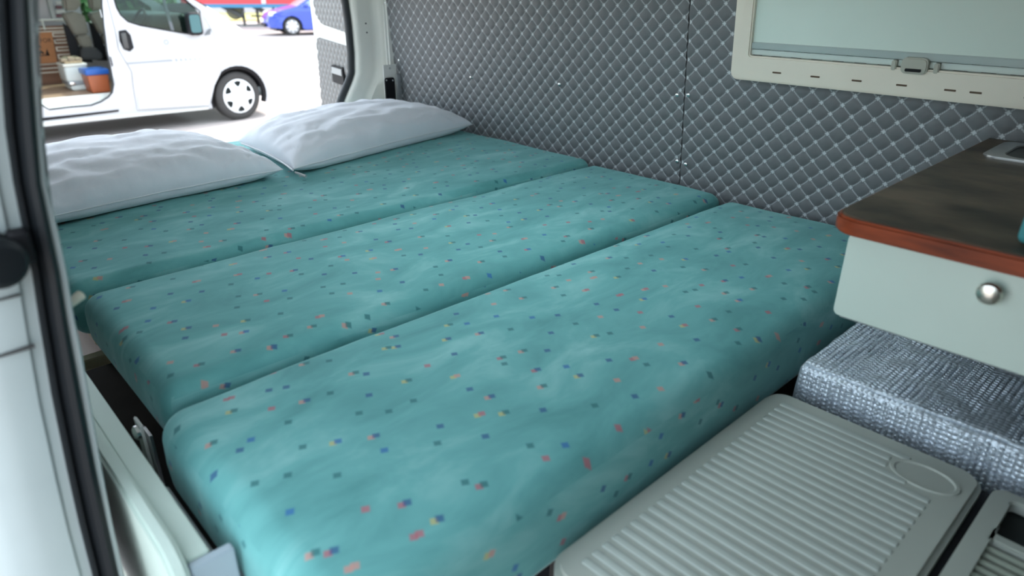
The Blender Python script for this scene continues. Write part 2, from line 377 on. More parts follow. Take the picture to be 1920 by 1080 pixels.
panel('blind_rail', [[(ur + 0.035, vb2 + 0.018), (ul2 + 0.004, vb2 + 0.018), (ul2 + 0.004, vb2 + 0.036), (ur + 0.035, vb2 + 0.036)]], fm, 0.011, RAIL, wi, bev=0.002)
panel('blind_rail', [[(ur + 0.035, vb2 + 0.002), (ul2 + 0.004, vb2 + 0.002), (ul2 + 0.004, vb2 + 0.016), (ur + 0.035, vb2 + 0.016)]], fm, 0.008, mat('pale_blind_rail', (0.58, 0.66, 0.63), 0.3), wi, bev=0.002)
LATM = mat('beige_latch_plastic', (0.42, 0.42, 0.36), 0.4)
lu, lv = WUV(PW((1717, 122), 0.02))
la = panel('latch', [round_rect(lu - 0.030, lu + 0.030, lv - 0.020, lv + 0.018, 0.012)], lambda x, z, d: WP(x, z, 0.012 + d), 0.020, LATM, wi, bev=0.003)
panel('latch_lip', [round_rect(lu - 0.018, lu + 0.018, lv - 0.014, lv - 0.007, 0.002)], lambda x, z, d: WP(x, z, 0.031 + d), 0.004, BLACK, la)
for s in (-1, 1):
    panel('latch_clip', [round_rect(lu + s * 0.048 - 0.006, lu + s * 0.048 + 0.006, lv - 0.017, lv + 0.008, 0.003)], lambda x, z, d: WP(x, z, 0.010 + d), 0.017, LATM, wi, bev=0.002)
SLOT = mat('brown_slot', (0.10, 0.065, 0.04), 0.8)
for p in ((1456, 136.5), (1528, 144), (1606, 151.5), (1690, 160), (1781, 169.5), (1829, 174), (1932, 184)):
    u, v = WUV(PW(p, 0.027))
    panel('slot', [round_rect(u - 0.0125, u + 0.0125, v - 0.0022, v + 0.0022, 0.001, 2)], lambda x, z, d: WP(x, z, 0.0255 + d), 0.0014, SLOT, wi)

# ---- rear door frame (D pillar) with its rubber seal
YR = 2.95
wre = thing('wall_rear', (1.8, YR, FLOORZ), 'white painted rear pillar and door frame of the camper van', kind='structure')
ap = [PY(p, YR) for p in ((657, -30), (658, 0), (664, 44), (669, 100), (669.5, 138), (665, 152), (660, 164), (649, 191), (642, 218), (640, 245))]
ap = [(p.x, p.z) for p in ap]
inner = [(1.66, CEILZ)] + [(1.70, 1.93)] + ap[1:] + [(1.60, 1.0), (1.57, FLOORZ)]
# swept face of the pillar: from aperture edge to the wall, in a curve
bm = bmesh.new(); rows = []
def interp(z):
    pts = sorted(((b, a) for a, b in inner))
    for (z0, x0), (z1, x1) in zip(pts, pts[1:]):
        if z0 <= z <= z1: return x0 + (x1 - x0) * (z - z0) / max(1e-6, z1 - z0)
    return pts[0][1] if z < pts[0][0] else pts[-1][1]
NZ = 60
for i in range(NZ + 1):
    z = FLOORZ + (CEILZ - FLOORZ) * i / NZ; xa = interp(z); xw = WQ.x - math.tan(LEAN) * (z - BED)
    xm = min(xa + 0.085, xw - 0.03)
    row = [(xa + 0.02, YR + 0.10), (xa, YR + 0.03), (xa + 0.004, YR + 0.012), (xa + 0.014, YR + 0.002), (xa + 0.03, YR - 0.002), (xm, YR - 0.006), (xm + 0.02, YR - 0.010), (xm + 0.035, YR - 0.025), (xw - 0.008, YEND - 0.012), (xw + 0.03, YEND - 0.012)]
    rows.append([bm.verts.new((x, y, z)) for x, y in row])
for a, b in zip(rows, rows[1:]):
    for k in range(len(a) - 1): bm.faces.new((a[k], a[k + 1], b[k + 1], b[k]))
PIL = mat('pillar_white_paint', (0.80, 0.79, 0.72), 0.32, var=0.03, vscale=4)
link('pillar', bm, PIL, wre)
# outside corner skin, header and left return
box('header', (0.2, YR, 1.90), (1.75, YR + 0.07, CEILZ), PIL, wre)
box('corner_skin', (1.90, YR - 0.05, FLOORZ), (2.02, YR + 0.12, CEILZ), WHITE, wre, bev=0.01)
# seal along the aperture
sr = []
for i in range(0, NZ + 1):
    z = FLOORZ + 0.02 + (CEILZ - FLOORZ - 0.04) * i / NZ; sr.append((interp(z) - 0.012, YR + 0.035, z))
tube('rubber_seal', sr, 0.017, mat('grey_black_rubber', (0.03, 0.033, 0.036), 0.5), wre, n=12)
for p in ((686, 44), (688, 61)):
    c = PY(p, YR - 0.006); lathe('screw_hole', [(0.0035, -0.004), (0.0035, 0.0012), (0, 0.0014)], c, -Y_, BLACK, wre, n=10)
# white bracket with black plate
def pxb(p): return PY(p, YEND - 0.045)
b0, b1 = pxb((717, 122)), pxb((743, 122)); zb = 1.02
br = box('bracket', (b0.x, YEND - 0.05, zb), (b1.x - 0.004, YEND - 0.044, b0.z), WHITE, wre, bev=0.0015)
box('bracket_flange', (b1.x - 0.012, YEND - 0.06, zb), (b1.x + 0.012, YEND - 0.05, pxb((740, 138)).z), STEEL, wre)
p0, p1 = pxb((718.5, 146)), pxb((737, 146))
pl = panel('black_plate', [round_rect(p0.x, p1.x, zb, p0.z, 0.012)], lambda x, z, d: Vector((x, YEND - 0.0505 - d, z)), 0.009, BLACK, wre, bev=0.002)
for px in (721.5, 733.5):
    c = pxb((px, 150)); lathe('plate_screw', [(0.004, 0), (0.004, 0.002), (0.002, 0.0034), (0, 0.0036)], (c.x, YEND - 0.0595, c.z), -Y_, CHROME, pl, n=12)
c = pxb((730, 128)); lathe('bracket_bolt', [(0.005, 0), (0.005, 0.003), (0, 0.004)], (c.x, YEND - 0.05, c.z), -Y_, STEEL, br, n=8)

# ---- rear door standing open behind the pillar
DH = Vector((1.855, YR + 0.10, 0)); DA = Vector((1.995, YR + 0.10 + 0.735, 0)); DD = (DA - DH).normalized(); DN = Vector((-DD.y, DD.x, 0))
if DN.x > 0: DN = -DN
DLEN = (DA - DH).length
def PD(p, off=0.0):
    P = PP(p, DH + DN * off, DN); return ((P - DH).dot(DD), P.z)
def D3(u, z, off): return DH + DD * u + DN * off + Z_ * z
dr = thing('door_1', (DH.x, DH.y, 0.5), 'open rear van door with pale grey quilted inner panels', kind='structure')
eT = PD((580, 0)); eM = PD((592, 100)); eB = PD((608, 218))
edge = [(eT[0] - 0.03, 1.93), (eT[0], eT[1]), (eM[0], eM[1]), (eB[0], eB[1]), (eB[0], 0.55)]
outl = edge + [(0.0, 0.55), (0.0, 1.93)]
panel('door_skin', [outl], lambda x, z, d: D3(x, z, -0.05 + d), 0.05, WHITE, dr, bev=0.008)
def door_quilt(poly, nm):
    us = [p[0] for p in poly]; zs = [p[1] for p in poly]; q = D3((min(us) + max(us)) / 2, (min(zs) + max(zs)) / 2, 0.003)
    cuts = []
    cx, cz = (min(us) + max(us)) / 2, (min(zs) + max(zs)) / 2
    for (x0, z0), (x1, z1) in zip(poly, poly[1:] + poly[:1]):
        ex, ez = x1 - x0, z1 - z0; nx, nz = ez, -ex
        if nx * (cx - x0) + nz * (cz - z0) > 0: nx, nz = -nx, -nz
        cuts.append((D3(x0, z0, 0), (DD * nx + Z_ * nz).normalized()))
    o = quilt(nm, q, DD, Z_, DN, min(us) - cx, max(us) - cx, min(zs) - cz, max(zs) - cz, DU, DV * 1.12, 0.006, QD, dr, cuts=cuts)
    panel('panel_board', [poly], lambda x, z, d: D3(x, z, -0.001 + d), 0.004, mat('door_board', (0.3, 0.3, 0.29), 0.7), dr)
    return o
lo = [PD(p) for p in ((595, 73), (600, 70), (660, 89))]
b1 = PD((606, 218)); u_in = 0.08
door_quilt([lo[0], lo[1], (u_in, lo[1][1] + (lo[2][1] - lo[1][1]) * (lo[1][0] - u_in) / (lo[1][0] - lo[2][0])), (u_in, 0.62), (b1[0] - 0.01, 0.62), (b1[0] - 0.004, b1[1])], 'quilted_panel')
upq = [PD(p) for p in ((588, -10), (592, 22), (598, 36), (607, 46), (660, 64))]
door_quilt([upq[0], upq[1], upq[2], upq[3], (u_in, upq[3][1] + (upq[4][1] - upq[3][1]) * (upq[3][0] - u_in) / (upq[3][0] - upq[4][0])), (u_in, 1.88), (upq[0][0] - 0.01, 1.88)], 'quilted_panel')
h0 = PD((622.5, 119.5), 0.012); h1 = PD((644, 127), 0.012); h2 = PD((645, 147), 0.012)
hd = panel('door_handle', [round_rect(h1[0], h0[0], h0[1] - 0.095, h0[1] - 0.004, 0.008)], lambda x, z, d: D3(x, z, 0.004 + d), 0.014, BLACK, dr, bev=0.002)
panel('handle_lever', [round_rect(h1[0] + 0.014, h0[0] - 0.012, h0[1] - 0.047, h0[1] - 0.014, 0.004)], lambda x, z, d: D3(x, z, 0.018 + d), 0.004, mat('grey_lever', (0.35, 0.36, 0.36), 0.35), hd, bev=0.001)

# ---- side door jamb on the left, with the black seal
YS = 0.90
wl = thing('wall_left', (0.1, YS, FLOORZ), 'white side door pillar with thick black rubber seal', kind='structure')
ROWY = [-60, 0, 100, 240, 340, 440, 507, 600, 660, 738, 878, 980, 1072, 1160, 1260]
SLX = [-10, -7, -2, 8, 23, 43, 58, 72, 82, 95, 124, 147, 171, 195, 225]
SRX = [50, 52, 57, 67, 75, 96, 110, 125, 136, 151, 178, 200, 220, 243, 270]
LPX = [53, 55, 61, 71, 82, 107, 121, 137, 150, 163, 188, 208, 229, 252, 280]
TRX = [73, 75, 79, 87, 98, 110, 122, 138, 151, 164, 189, 209, 230, 253, 281]
rows_s, rows_l = [], []
for y, a, b, c in zip(ROWY, SLX, SRX, LPX):
    A, B, Cc = PY((a, y), YS), PY((b, y), YS), PY((c, y), YS)
    rows_s.append(((A + B) / 2, ) + ((B - A).normalized(), -Y_, (B - A).length / 2))
    rows_l.append(((B + Cc) / 2, (Cc - B).normalized(), -Y_, max(0.002, (Cc - B).length / 2 + 0.002)))
sweep('rubber_seal', rows_s, [(-1, -0.008), (-1, 0.006), (-0.85, 0.011), (-0.6, 0.011), (-0.45, 0.004), (-0.3, 0.006), (0.0, 0.017), (0.45, 0.020), (0.8, 0.014), (1, 0.004), (1, -0.008)], RUB, wl)
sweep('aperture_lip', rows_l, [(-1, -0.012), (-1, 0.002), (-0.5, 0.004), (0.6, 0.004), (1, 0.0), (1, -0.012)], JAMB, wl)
# painted jamb: from the seal outwards, curving back to the outer skin
bm = bmesh.new(); rg = []
for y, a in zip(ROWY, SLX):
    A = PY((a + 6, y), YS); xo = -0.045 - 0.05 * max(0, 1.35 - A.z) * 0 + 0.0
    O = PY((-40, 700), YS).x
    prof = [(A.x, YS - 0.002), (A.x - 0.014, YS - 0.004), (A.x - 0.018, YS - 0.010), (A.x - 0.045, YS - 0.014), (A.x - 0.075, YS - 0.008), (A.x - 0.095, YS + 0.012), (A.x - 0.105, YS + 0.05), (A.x - 0.11, YS + 0.25), (A.x - 0.11, 3.0)]
    rg.append([bm.verts.new((px_, py_, A.z)) for px_, py_ in prof])
for p, q in zip(rg, rg[1:]):
    for k in range(len(p) - 1): bm.faces.new((p[k], p[k + 1], q[k + 1], q[k]))
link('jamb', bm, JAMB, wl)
LINE = mat('panel_gap', (0.05, 0.05, 0.05), 0.8)
for (ya, yb, xr, xl) in ((644, 649, 76, -30), (549, 552, 50, -30)):
    a, b = PY((xr, ya), YS - 0.016), PY((xl, ya), YS - 0.016); c = PY((xr, yb), YS - 0.016)
    box('panel_gap', (b.x, YS - 0.0165, c.z), (a.x - 0.006, YS - 0.010, a.z), LINE, wl, bev=0)
# rubber buffer and catch on the jamb
c = PY((-6, 492), YS - 0.04)
lathe('rubber_buffer', [(0.030, -0.028), (0.030, -0.012), (0.024, -0.008), (0.027, 0.0), (0.027, 0.010), (0.020, 0.018), (0, 0.021)], c, (0.25, -1, 0), RUB, wl, n=24)
c = PY((38, 464), YS - 0.018); rbox('catch', (c.x - 0.010, YS - 0.026, c.z - 0.020), (c.x + 0.012, YS - 0.004, c.z + 0.020), 0.006, BLACK, wl)
# inner lining beside the seal (quilted) and the wall behind it
LQ = quilt_mat('dark_quilted_trim', (0.11, 0.12, 0.12), (0.42, 0.45, 0.45))
bm = bmesh.new(); rg = []
for y, a, c_ in zip(ROWY, LPX, TRX):
    A = PY((a - 3, y), YS + 0.006); T = PY((c_, y), YS + 0.045)
    rg.append([bm.verts.new(v) for v in ((A.x, YS + 0.004, A.z), (T.x - 0.004, YS + 0.03, A.z), (T.x, YS + 0.06, A.z), (T.x + 0.002, YS + 0.12, A.z), (T.x + 0.003, YEND, A.z))])
for p, q in zip(rg, rg[1:]):
    for k in range(len(p) - 1): bm.faces.new((p[k], p[k + 1], q[k + 1], q[k]))
lay = bm.loops.layers.uv.new('lattice')
for f in bm.faces:
    for l in f.loops: u = (l.vert.co.y) / DU; v = l.vert.co.z / DV; l[lay].uv = (u - v, u + v)
link('quilted_lining', bm, LQ, wl)
c = PY((141, 556), 0.98); tube('pull_pin', [(c.x - 0.035, 0.955, c.z - 0.006), (c.x - 0.01, 0.965, c.z - 0.002), (c.x + 0.006, 0.975, c.z + 0.002)], [0.006, 0.006, 0.007], mat('ivory_plastic', (0.75, 0.72, 0.6), 0.4), wl)
# unseen side panel, extended to cut door light, and the rail above it
box('extended_side_panel', (0.0, -1.36, FLOORZ), (0.06, -0.03, CEILZ), JAMB, wl, bev=0.01)
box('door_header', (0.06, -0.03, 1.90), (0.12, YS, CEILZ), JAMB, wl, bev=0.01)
# front bulkhead behind the photographer
tag(box('wall_front', (0.05, -1.36, FLOORZ), (2.0, -1.30, CEILZ), mat('bulkhead_lining', (0.22, 0.22, 0.22), 0.8)), 'dark grey bulkhead behind the van cab', kind='structure')

# ================================================================== BED
def cushion(name, lo, hi, r, crown, seed, label):
    cx, cy = (lo[0] + hi[0]) / 2, (lo[1] + hi[1]) / 2
    def fn(p):
        u = (p.x - cx) / (hi[0] - lo[0]) * 2; v = (p.y - cy) / (hi[1] - lo[1]) * 2; t = (p.z - lo[2]) / (hi[2] - lo[2])
        k = max(0, 1 - u ** 6) * max(0, 1 - v ** 4)
        p = p.copy(); p.z += t * crown * k + t * 0.0035 * noise.noise(Vector((p.x * 3.2 + seed, p.y * 5, seed))) + t * 0.0015 * noise.noise(Vector((p.x * 14, p.y * 9 + seed, 3)))
        s = math.sin(max(0, min(1, t)) * math.pi) * 0.006
        p.x += s * (1 if u > 0 else -1) * (abs(u) > 0.97); p.y += s * 0.3 * (1 if v > 0 else -1) * (abs(v) > 0.93)
        p.y += 0.004 * noise.noise(Vector((p.x * 2.3, seed * 2.1, 0.7))) * abs(v) ** 4
        return p
    bm = rbox_bm(lo, hi, r, (44, 22, 2), 5, fn)
    bmesh.ops.recalc_face_normals(bm, faces=bm.faces[:])
    lay = bm.loops.layers.uv.new('cloth')
    for f in bm.faces:
        n = f.normal
        for l in f.loops:
            q = l.vert.co
            if abs(n.z) > 0.5: uv = (q.x, q.y)
            elif abs(n.y) > abs(n.x): uv = (q.x, q.y + (hi[2] - q.z) * (1 if n.y > 0 else -1))
            else: uv = (q.x + (hi[2] - q.z) * (1 if n.x > 0 else -1), q.y)
            l[lay].uv = (uv[0] + seed * 1.37, uv[1] + seed * 0.71)
    o = link(name, bm, FAB, None, recalc=False)
    return tag(o, label, 'cushion', 'teal bed cushions side by side')
cushion('bed_cushion', (0.215, 1.640, 1.065), (1.936, 2.87, 1.196), 0.032, 0.008, 1.0, 'teal speckled bed cushion lying under the two white pillows')
cushion('bed_cushion', (0.232, 1.082, 1.055), (1.932, 1.625, 1.184), 0.036, 0.010, 2.0, 'teal speckled bed cushion in the middle of the three, touching no pillow')
cushion('bed_cushion', (0.205, 0.500, 1.005), (1.936, 1.066, 1.172), 0.042, 0.014, 3.0, 'teal speckled bed cushion beside the ribbed cool box lid and the drawer')

# ---- pillows
PILM = mat('white_pillow_cotton', (0.80, 0.82, 0.88), 0.7, var=0.02, sheen=0.2, bump=0.12, bscale=25)
def pillow(corners, h, seed, label, zrest=1.208, zip_side=False):
    FLc, FRc, BRc, BLc = [Vector(c) for c in corners]; NU, NV = 72, 60
    root = thing('pillow', ((FLc.x + BRc.x) / 2, (FLc.y + BRc.y) / 2, zrest), label, 'pillow', group='white pillows on the bed')
    bm = bmesh.new()
    def surf(i, j, top):
        u = -1 + 2 * i / NU; v = -1 + 2 * j / NV
        uu, vv = math.sin(u * math.pi / 2), math.sin(v * math.pi / 2)
        bu = uu * (1 - 0.045 * (1 - vv * vv) * abs(uu) ** 3); bv = vv * (1 - 0.07 * (1 - uu * uu) * abs(vv) ** 3)
        s, t = (bu + 1) / 2, (bv + 1) / 2
        P = (FLc * (1 - s) + FRc * s) * (1 - t) + (BLc * (1 - s) + BRc * s) * t
        e = max(0, (1 - abs(uu) ** 3.2)) ** 0.42 * max(0, (1 - abs(vv) ** 3.2)) ** 0.42
        zm = zrest + 0.028
        if top:
            # creases running in from the seams
            rim = 1 - e
            w = noise.noise(Vector((uu * 9 + vv * 3 + seed, vv * 2.0, seed))) * 0.010 * rim * (e > 0) * min(1, e * 4)
            w += noise.noise(Vector((uu * 2.2 - vv * 2 + seed, vv * 5.5 + uu * 2, seed * 2))) * 0.009 * min(1, e * 2)
            w += -abs(noise.noise(Vector((uu * 3.5 + vv * 1.2, vv * 3 - uu * 1.5, seed + 9)))) * 0.012 * min(1, e * 2)
            cr = noise.noise(Vector((uu * 7 + vv * 2.5 + seed * 3, vv * 1.6 - uu, seed))); w -= 0.007 * max(0, 1 - abs(cr) * 9) * min(1, e * 2) * (0.35 + 0.65 * abs(vv))
            P.z = zm + (h - 0.028) * e + w
        else: P.z = zm - min(0.028, 0.06 * e)
        P.y += 0.006 * noise.noise(Vector((uu * 6, seed, 0))) * abs(vv) ** 5
        return P
    T = [[None] * (NV + 1) for _ in range(NU + 1)]; B = [[None] * (NV + 1) for _ in range(NU + 1)]
    for i in range(NU + 1):
        for j in range(NV + 1):
            T[i][j] = bm.verts.new(surf(i, j, True))
            B[i][j] = T[i][j] if i in (0, NU) or j in (0, NV) else bm.verts.new(surf(i, j, False))
    for i in range(NU):
        for j in range(NV):
            bm.faces.new((T[i][j], T[i + 1][j], T[i + 1][j + 1], T[i][j + 1])); bm.faces.new((B[i][j], B[i][j + 1], B[i + 1][j + 1], B[i + 1][j]))
    link('pillow_body', bm, PILM, root)
    # piping along the seam, 2/3 of the way round
    seam = [surf(i, 0, True) for i in range(0, NU + 1, 2)] + [surf(NU, j, True) for j in range(2, NV + 1, 2)]
    tube('seam_piping', seam, 0.0022, mat('pillow_piping', (0.74, 0.75, 0.78), 0.7), root, n=6)
    if zip_side:
        zp = [surf(0, j, True) - Vector((0.004, 0, 0.004)) for j in range(2, NV - 8, 2)]
        tube('zip', zp, 0.0035, mat('zip_white', (0.7, 0.7, 0.72), 0.5), root, n=6)
        e = surf(0, 3, True); tube('zip_pull', [e + Vector((-0.002, -0.012, -0.010)), e + Vector((0.016, -0.050, -0.020))], [0.004, 0.006], mat('zip_pull_metal', (0.7, 0.7, 0.72), 0.25, 0.6), root, n=8)
    return root
pillow([(0.20, 2.06, 0), (0.955, 2.130, 0), (0.90, 2.72, 0), (0.19, 2.74, 0)], 0.135, 1.3, 'white pillow by the side door pillar, farther from the quilted wall')
pillow([(0.985, 2.11, 0), (1.91, 2.30, 0), (1.82, 2.84, 0), (1.03, 2.66, 0)], 0.135, 5.7, 'white pillow lying against the grey quilted wall', zip_side=True)

# ---- bed base
bb = thing('folding_bed', (1.0, 1.4, FLOORZ), 'white fold-out bed carrying the teal cushions', 'folding bed')
def brd(name, lo, hi, m=LAM, bev=0.002): return box(name, lo, hi, m, bb, bev)
BASE_SHADE = mat('base_shade_board', (0.035, 0.032, 0.03), 0.8, var=0.2)  # near-black colour stands in for the shade inside the bed base
brd('support_board', (0.245, 0.53, 0.985), (1.92, 1.055, 1.002), LAM)
brd('support_board', (0.26, 1.09, 1.034), (1.92, 1.62, 1.051), PLY)
brd('support_board', (0.24, 1.65, 1.040), (1.92, 2.85, 1.061), PLY)
brd('side_panel', (0.137, 0.745, FLOORZ), (0.167, 1.60, 1.138), LAM)
brd('cross_panel', (0.137, 0.728, FLOORZ), (0.192, 0.744, 1.136), mat('pale_blue_laminate', (0.36, 0.43, 0.48), 0.4))
brd('rear_box', (0.30, 2.0, FLOORZ), (1.90, 2.80, 1.035), BASE_SHADE)
brd('inner_panel', (0.36, 0.75, FLOORZ), (0.38, 2.0, 0.98), BASE_SHADE)
brd('front_panel', (0.62, 0.56, FLOORZ), (1.88, 0.575, 0.983), BASE_SHADE)
brd('gap_shade_sheet', (0.168, 0.75, 0.80), (0.42, 2.0, 0.815), BASE_SHADE)  # sheet added so the gap beside the bed looks black
brd('rail', (0.17, 1.58, 1.02), (0.30, 1.61, 1.045), PLY)
# folding hinge at the joint of the seats
h = PX((292, 775), 0.222)
hg = brd('hinge_plate', (0.190, h.y - 0.022, 0.88), (0.195, h.y + 0.016, 1.125), WHITE)
brd('hinge_plate', (0.196, h.y - 0.046, 0.93), (0.200, h.y - 0.008, 1.115), STEEL)
lathe('hinge_pin', [(0.013, -0.004), (0.013, 0.006), (0.008, 0.010), (0, 0.011)], (0.190, h.y - 0.006, 1.105), (-1, 0, 0), CHROME, bb, n=16)
brd('seat_rail', (0.190, 0.66, 0.95), (0.197, 1.05, 1.035), mat('white_rail', (0.7, 0.74, 0.76), 0.35))
lathe('rail_bolt', [(0.007, 0), (0.007, 0.004), (0, 0.006)], (0.190, 0.69, 1.0), (-1, 0, 0), CHROME, bb, n=10)
# loose board with rounded corner leaning outside the base
a, b = PX((180, 805), 0.13), PX((345, 1055), 0.13)
fb = panel('seat_board', [[(1.35, a.z), (b.y + 0.05, b.z)] + [(b.y + 0.0 + 0.05 - 0.05 * math.sin(R(k)), b.z - 0.05 + 0.05 * math.cos(R(k))) for k in (20, 40, 60, 80, 90)] + [(b.y, 0.70), (1.35, 0.70)]], lambda x, z, d: Vector((0.113 + d, x, z)), 0.022, LAM, bb, bev=0.005)

# ================================================================== KITCHEN
WT = 1.463
TOPM = mat('worn_dark_wood', (0.012, 0.009, 0.007), 0.5, col2=(0.15, 0.105, 0.07), vscale=6.5, stretch=(1.6, 1, 1), bump=0.1, spec=0.25)
EDGEM = mat('red_brown_wood_edge', (0.19, 0.034, 0.009), 0.45, spec=0.25, var=0.45, vscale=9, stretch=(6, 1, 6))
wt = thing('worktop', (1.5, 0.1, WT - 0.03), 'dark worn wooden worktop with reddish edge on the white drawer unit', 'worktop')
x0, x1, y1, y0 = 1.082, 1.925, 0.418, -0.75
def wt_loop(e=0.0):
    rr = 0.045 - e; out = [(x1, y0), (x1, y1 - e)]
    for k in range(9): a = R(90 + 90 * k / 8); out.append((x0 + e + rr + rr * math.cos(a), y1 - e - rr + rr * math.sin(a)))
    out.append((x0 + e, y0)); return out
panel('wood_edge', [wt_loop()], lambda x, z, d: Vector((x, z, WT - 0.030 + d)), 0.0275, EDGEM, wt, bev=0.004)
panel('wood_top', [wt_loop(0.006)], lambda x, z, d: Vector((x, z, WT - 0.006 + d)), 0.006, TOPM, wt, bev=0.0015)
ku = thing('kitchen_unit', (1.5, 0.1, FLOORZ), 'mint white kitchen unit under the dark worktop', 'kitchen unit')
CAB = mat('unit_carcass', (0.20, 0.23, 0.23), 0.5)
box('carcass', (1.125, -0.72, 1.275), (1.90, 0.385, WT - 0.031), CAB, ku)
box('back_box', (1.64, -0.72, FLOORZ), (1.90, 0.385, 1.275), CAB, ku)
dz0, dz1 = 1.287, 1.431; XD = 1.103
dw = panel('drawer', [round_rect(-0.16, 0.388, dz0, dz1, 0.010, 4)], lambda x, z, d: Vector((XD + d, x, z)), 0.018, LAM, ku, bev=0.0025)
kc = PX((1861, 545), XD)
lathe('knob', [(0.006, 0), (0.006, 0.008), (0.0155, 0.012), (0.0165, 0.017), (0.014, 0.0215), (0.008, 0.024), (0, 0.025)], (XD, kc.y, kc.z), (-1, 0, 0), mat('satin_nickel', (0.60, 0.58, 0.52), 0.28, 1.0), dw, n=32)
dw2 = panel('drawer', [round_rect(-0.70, -0.17, dz0, dz1, 0.010, 4)], lambda x, z, d: Vector((XD + d, x, z)), 0.018, LAM, ku, bev=0.0025)
# sink
s0 = PZ((1836, 291), WT + 0.003); s1 = PZ((1870, 266), WT + 0.003)
sk = thing('sink', (s0.x + 0.1, s0.y - 0.2, WT), 'stainless steel sink set into the dark worktop', 'sink')
SX0, SX1, SY1, SY0 = s0.x, min(s1.x + 0.02, 1.90), s0.y, s0.y - 0.42
panel('rim', [round_rect(SX0, SX1, SY0, SY1, 0.03), round_rect(SX0 + 0.022, SX1 - 0.022, SY0 + 0.03, SY1 - 0.035, 0.035)], lambda x, z, d: Vector((x, z, WT + d)), 0.005, STEEL, sk, bev=0.0015)
panel('bowl', [round_rect(SX0 + 0.021, SX1 - 0.021, SY0 + 0.029, SY1 - 0.034, 0.035)], lambda x, z, d: Vector((x, z, WT + d)), 0.0012, mat('dark_bowl_steel', (0.06, 0.06, 0.06), 0.35, 0.7), sk)
# teal container on the worktop
tb = PZ((1899, 458), WT)
tc_ = thing('container', (tb.x + 0.06, tb.y - 0.06, WT), 'teal plastic container standing on the dark worktop', 'container')
TEAL = mat('teal_plastic', (0.05, 0.24, 0.26), 0.35, var=0.1)
rbox('body', (tb.x, tb.y - 0.15, WT + 0.001), (tb.x + 0.10, tb.y, WT + 0.100), 0.012, TEAL, tc_, mm=3, fn=lambda p: Vector((p.x + (p.z - WT) * 0.05, p.y - (p.z - WT) * 0.03, p.z)))
rbox('lid', (tb.x + 0.004, tb.y - 0.150, WT + 0.100), (tb.x + 0.105, tb.y - 0.003, WT + 0.108), 0.004, mat('dark_teal_plastic', (0.02, 0.16, 0.15), 0.4), tc_)

# ---- bubble-foil box under the drawer
def foil_mat():
    m = bpy.data.materials.new('silver_bubble_foil'); m.use_nodes = True; nt = m.node_tree; b = nt.nodes['Principled BSDF']
    b.inputs['Base Color'].default_value = (0.66, 0.73, 0.80, 1); b.inputs['Metallic'].default_value = 0.5; b.inputs['Roughness'].default_value = 0.42
    tc = nt.nodes.new('ShaderNodeTexCoord'); v = nt.nodes.new('ShaderNodeTexVoronoi'); v.inputs['Scale'].default_value = 105; v.inputs['Randomness'].default_value = 0.25
    nt.links.new(tc.outputs['Object'], v.inputs['Vector']); n = nt.nodes.new('ShaderNodeTexNoise'); n.inputs['Scale'].default_value = 38; nt.links.new(tc.outputs['Object'], n.inputs['Vector'])
    h = nmath(nt, 'ADD', nmath(nt, 'MULTIPLY', v.outputs['Distance'], -1.0), nmath(nt, 'MULTIPLY', n.outputs['Fac'], 0.9))
    bp = nt.nodes.new('ShaderNodeBump'); bp.inputs['Strength'].default_value = 0.9; bp.inputs['Distance'].default_value = 0.004; nt.links.new(h, bp.inputs['Height']); nt.links.new(bp.outputs[0], b.inputs['Normal']); return m
FOIL = foil_mat()
def crumple(p):
    k = 0.004; return p + Vector((noise.noise(p * 24) * k, noise.noise(p * 24 + Vector((9, 0, 0))) * k, noise.noise(p * 24 + Vector((0, 7, 0))) * k))
fo = thing('foil_box', (1.4, 0.1, FLOORZ), 'box wrapped in silver bubble foil beneath the white drawer', 'box')
rbox('wrapped_box', (1.212, -0.62, FLOORZ), (1.625, 0.470, 1.108), 0.012, FOIL, fo, n=(26, 70, 12), mm=3, fn=crumple)
rbox('foil_flap', (1.222, -0.60, 1.104), (1.615, 0.462, 1.113), 0.004, FOIL, fo, n=(40, 100, 1), mm=1, fn=crumple)

bm = bmesh.new()
def dome(c, n, r, h, k=6):
    n = Vector(n); u = n.orthogonal().normalized(); w = n.cross(u); rg = []
    for (rr_, hh) in ((1.0, 0.0), (0.72, 0.72)): rg.append([bm.verts.new(c + (u * math.cos(2 * math.pi * i / k) + w * math.sin(2 * math.pi * i / k)) * (r * rr_) + n * (h * hh)) for i in range(k)])
    top = bm.verts.new(c + n * h)
    for i in range(k):
        bm.faces.new((rg[0][i], rg[0][(i + 1) % k], rg[1][(i + 1) % k], rg[1][i])); bm.faces.new((rg[1][i], rg[1][(i + 1) % k], top))
P_ = 0.0102
for j in range(58):
    y = 0.456 - j * P_
    for i in range(37):
        x = 1.232 + i * P_ + (P_ / 2 if j % 2 else 0); dome(Vector((x, y, 1.1125 + 0.002 * noise.noise(Vector((x * 9, y * 9, 0))))), Z_, 0.0045, 0.0030)
    for i in range(16):
        z = 1.093 - i * P_ + (P_ / 2 if j % 2 else 0); dome(Vector((1.2115 + 0.003 * noise.noise(Vector((2, y * 16, z * 16))), y, z)), -X_, 0.0045, 0.0032)
tag(link('foil_bubbles', bm, FOIL, fo, recalc=False), kind='stuff')

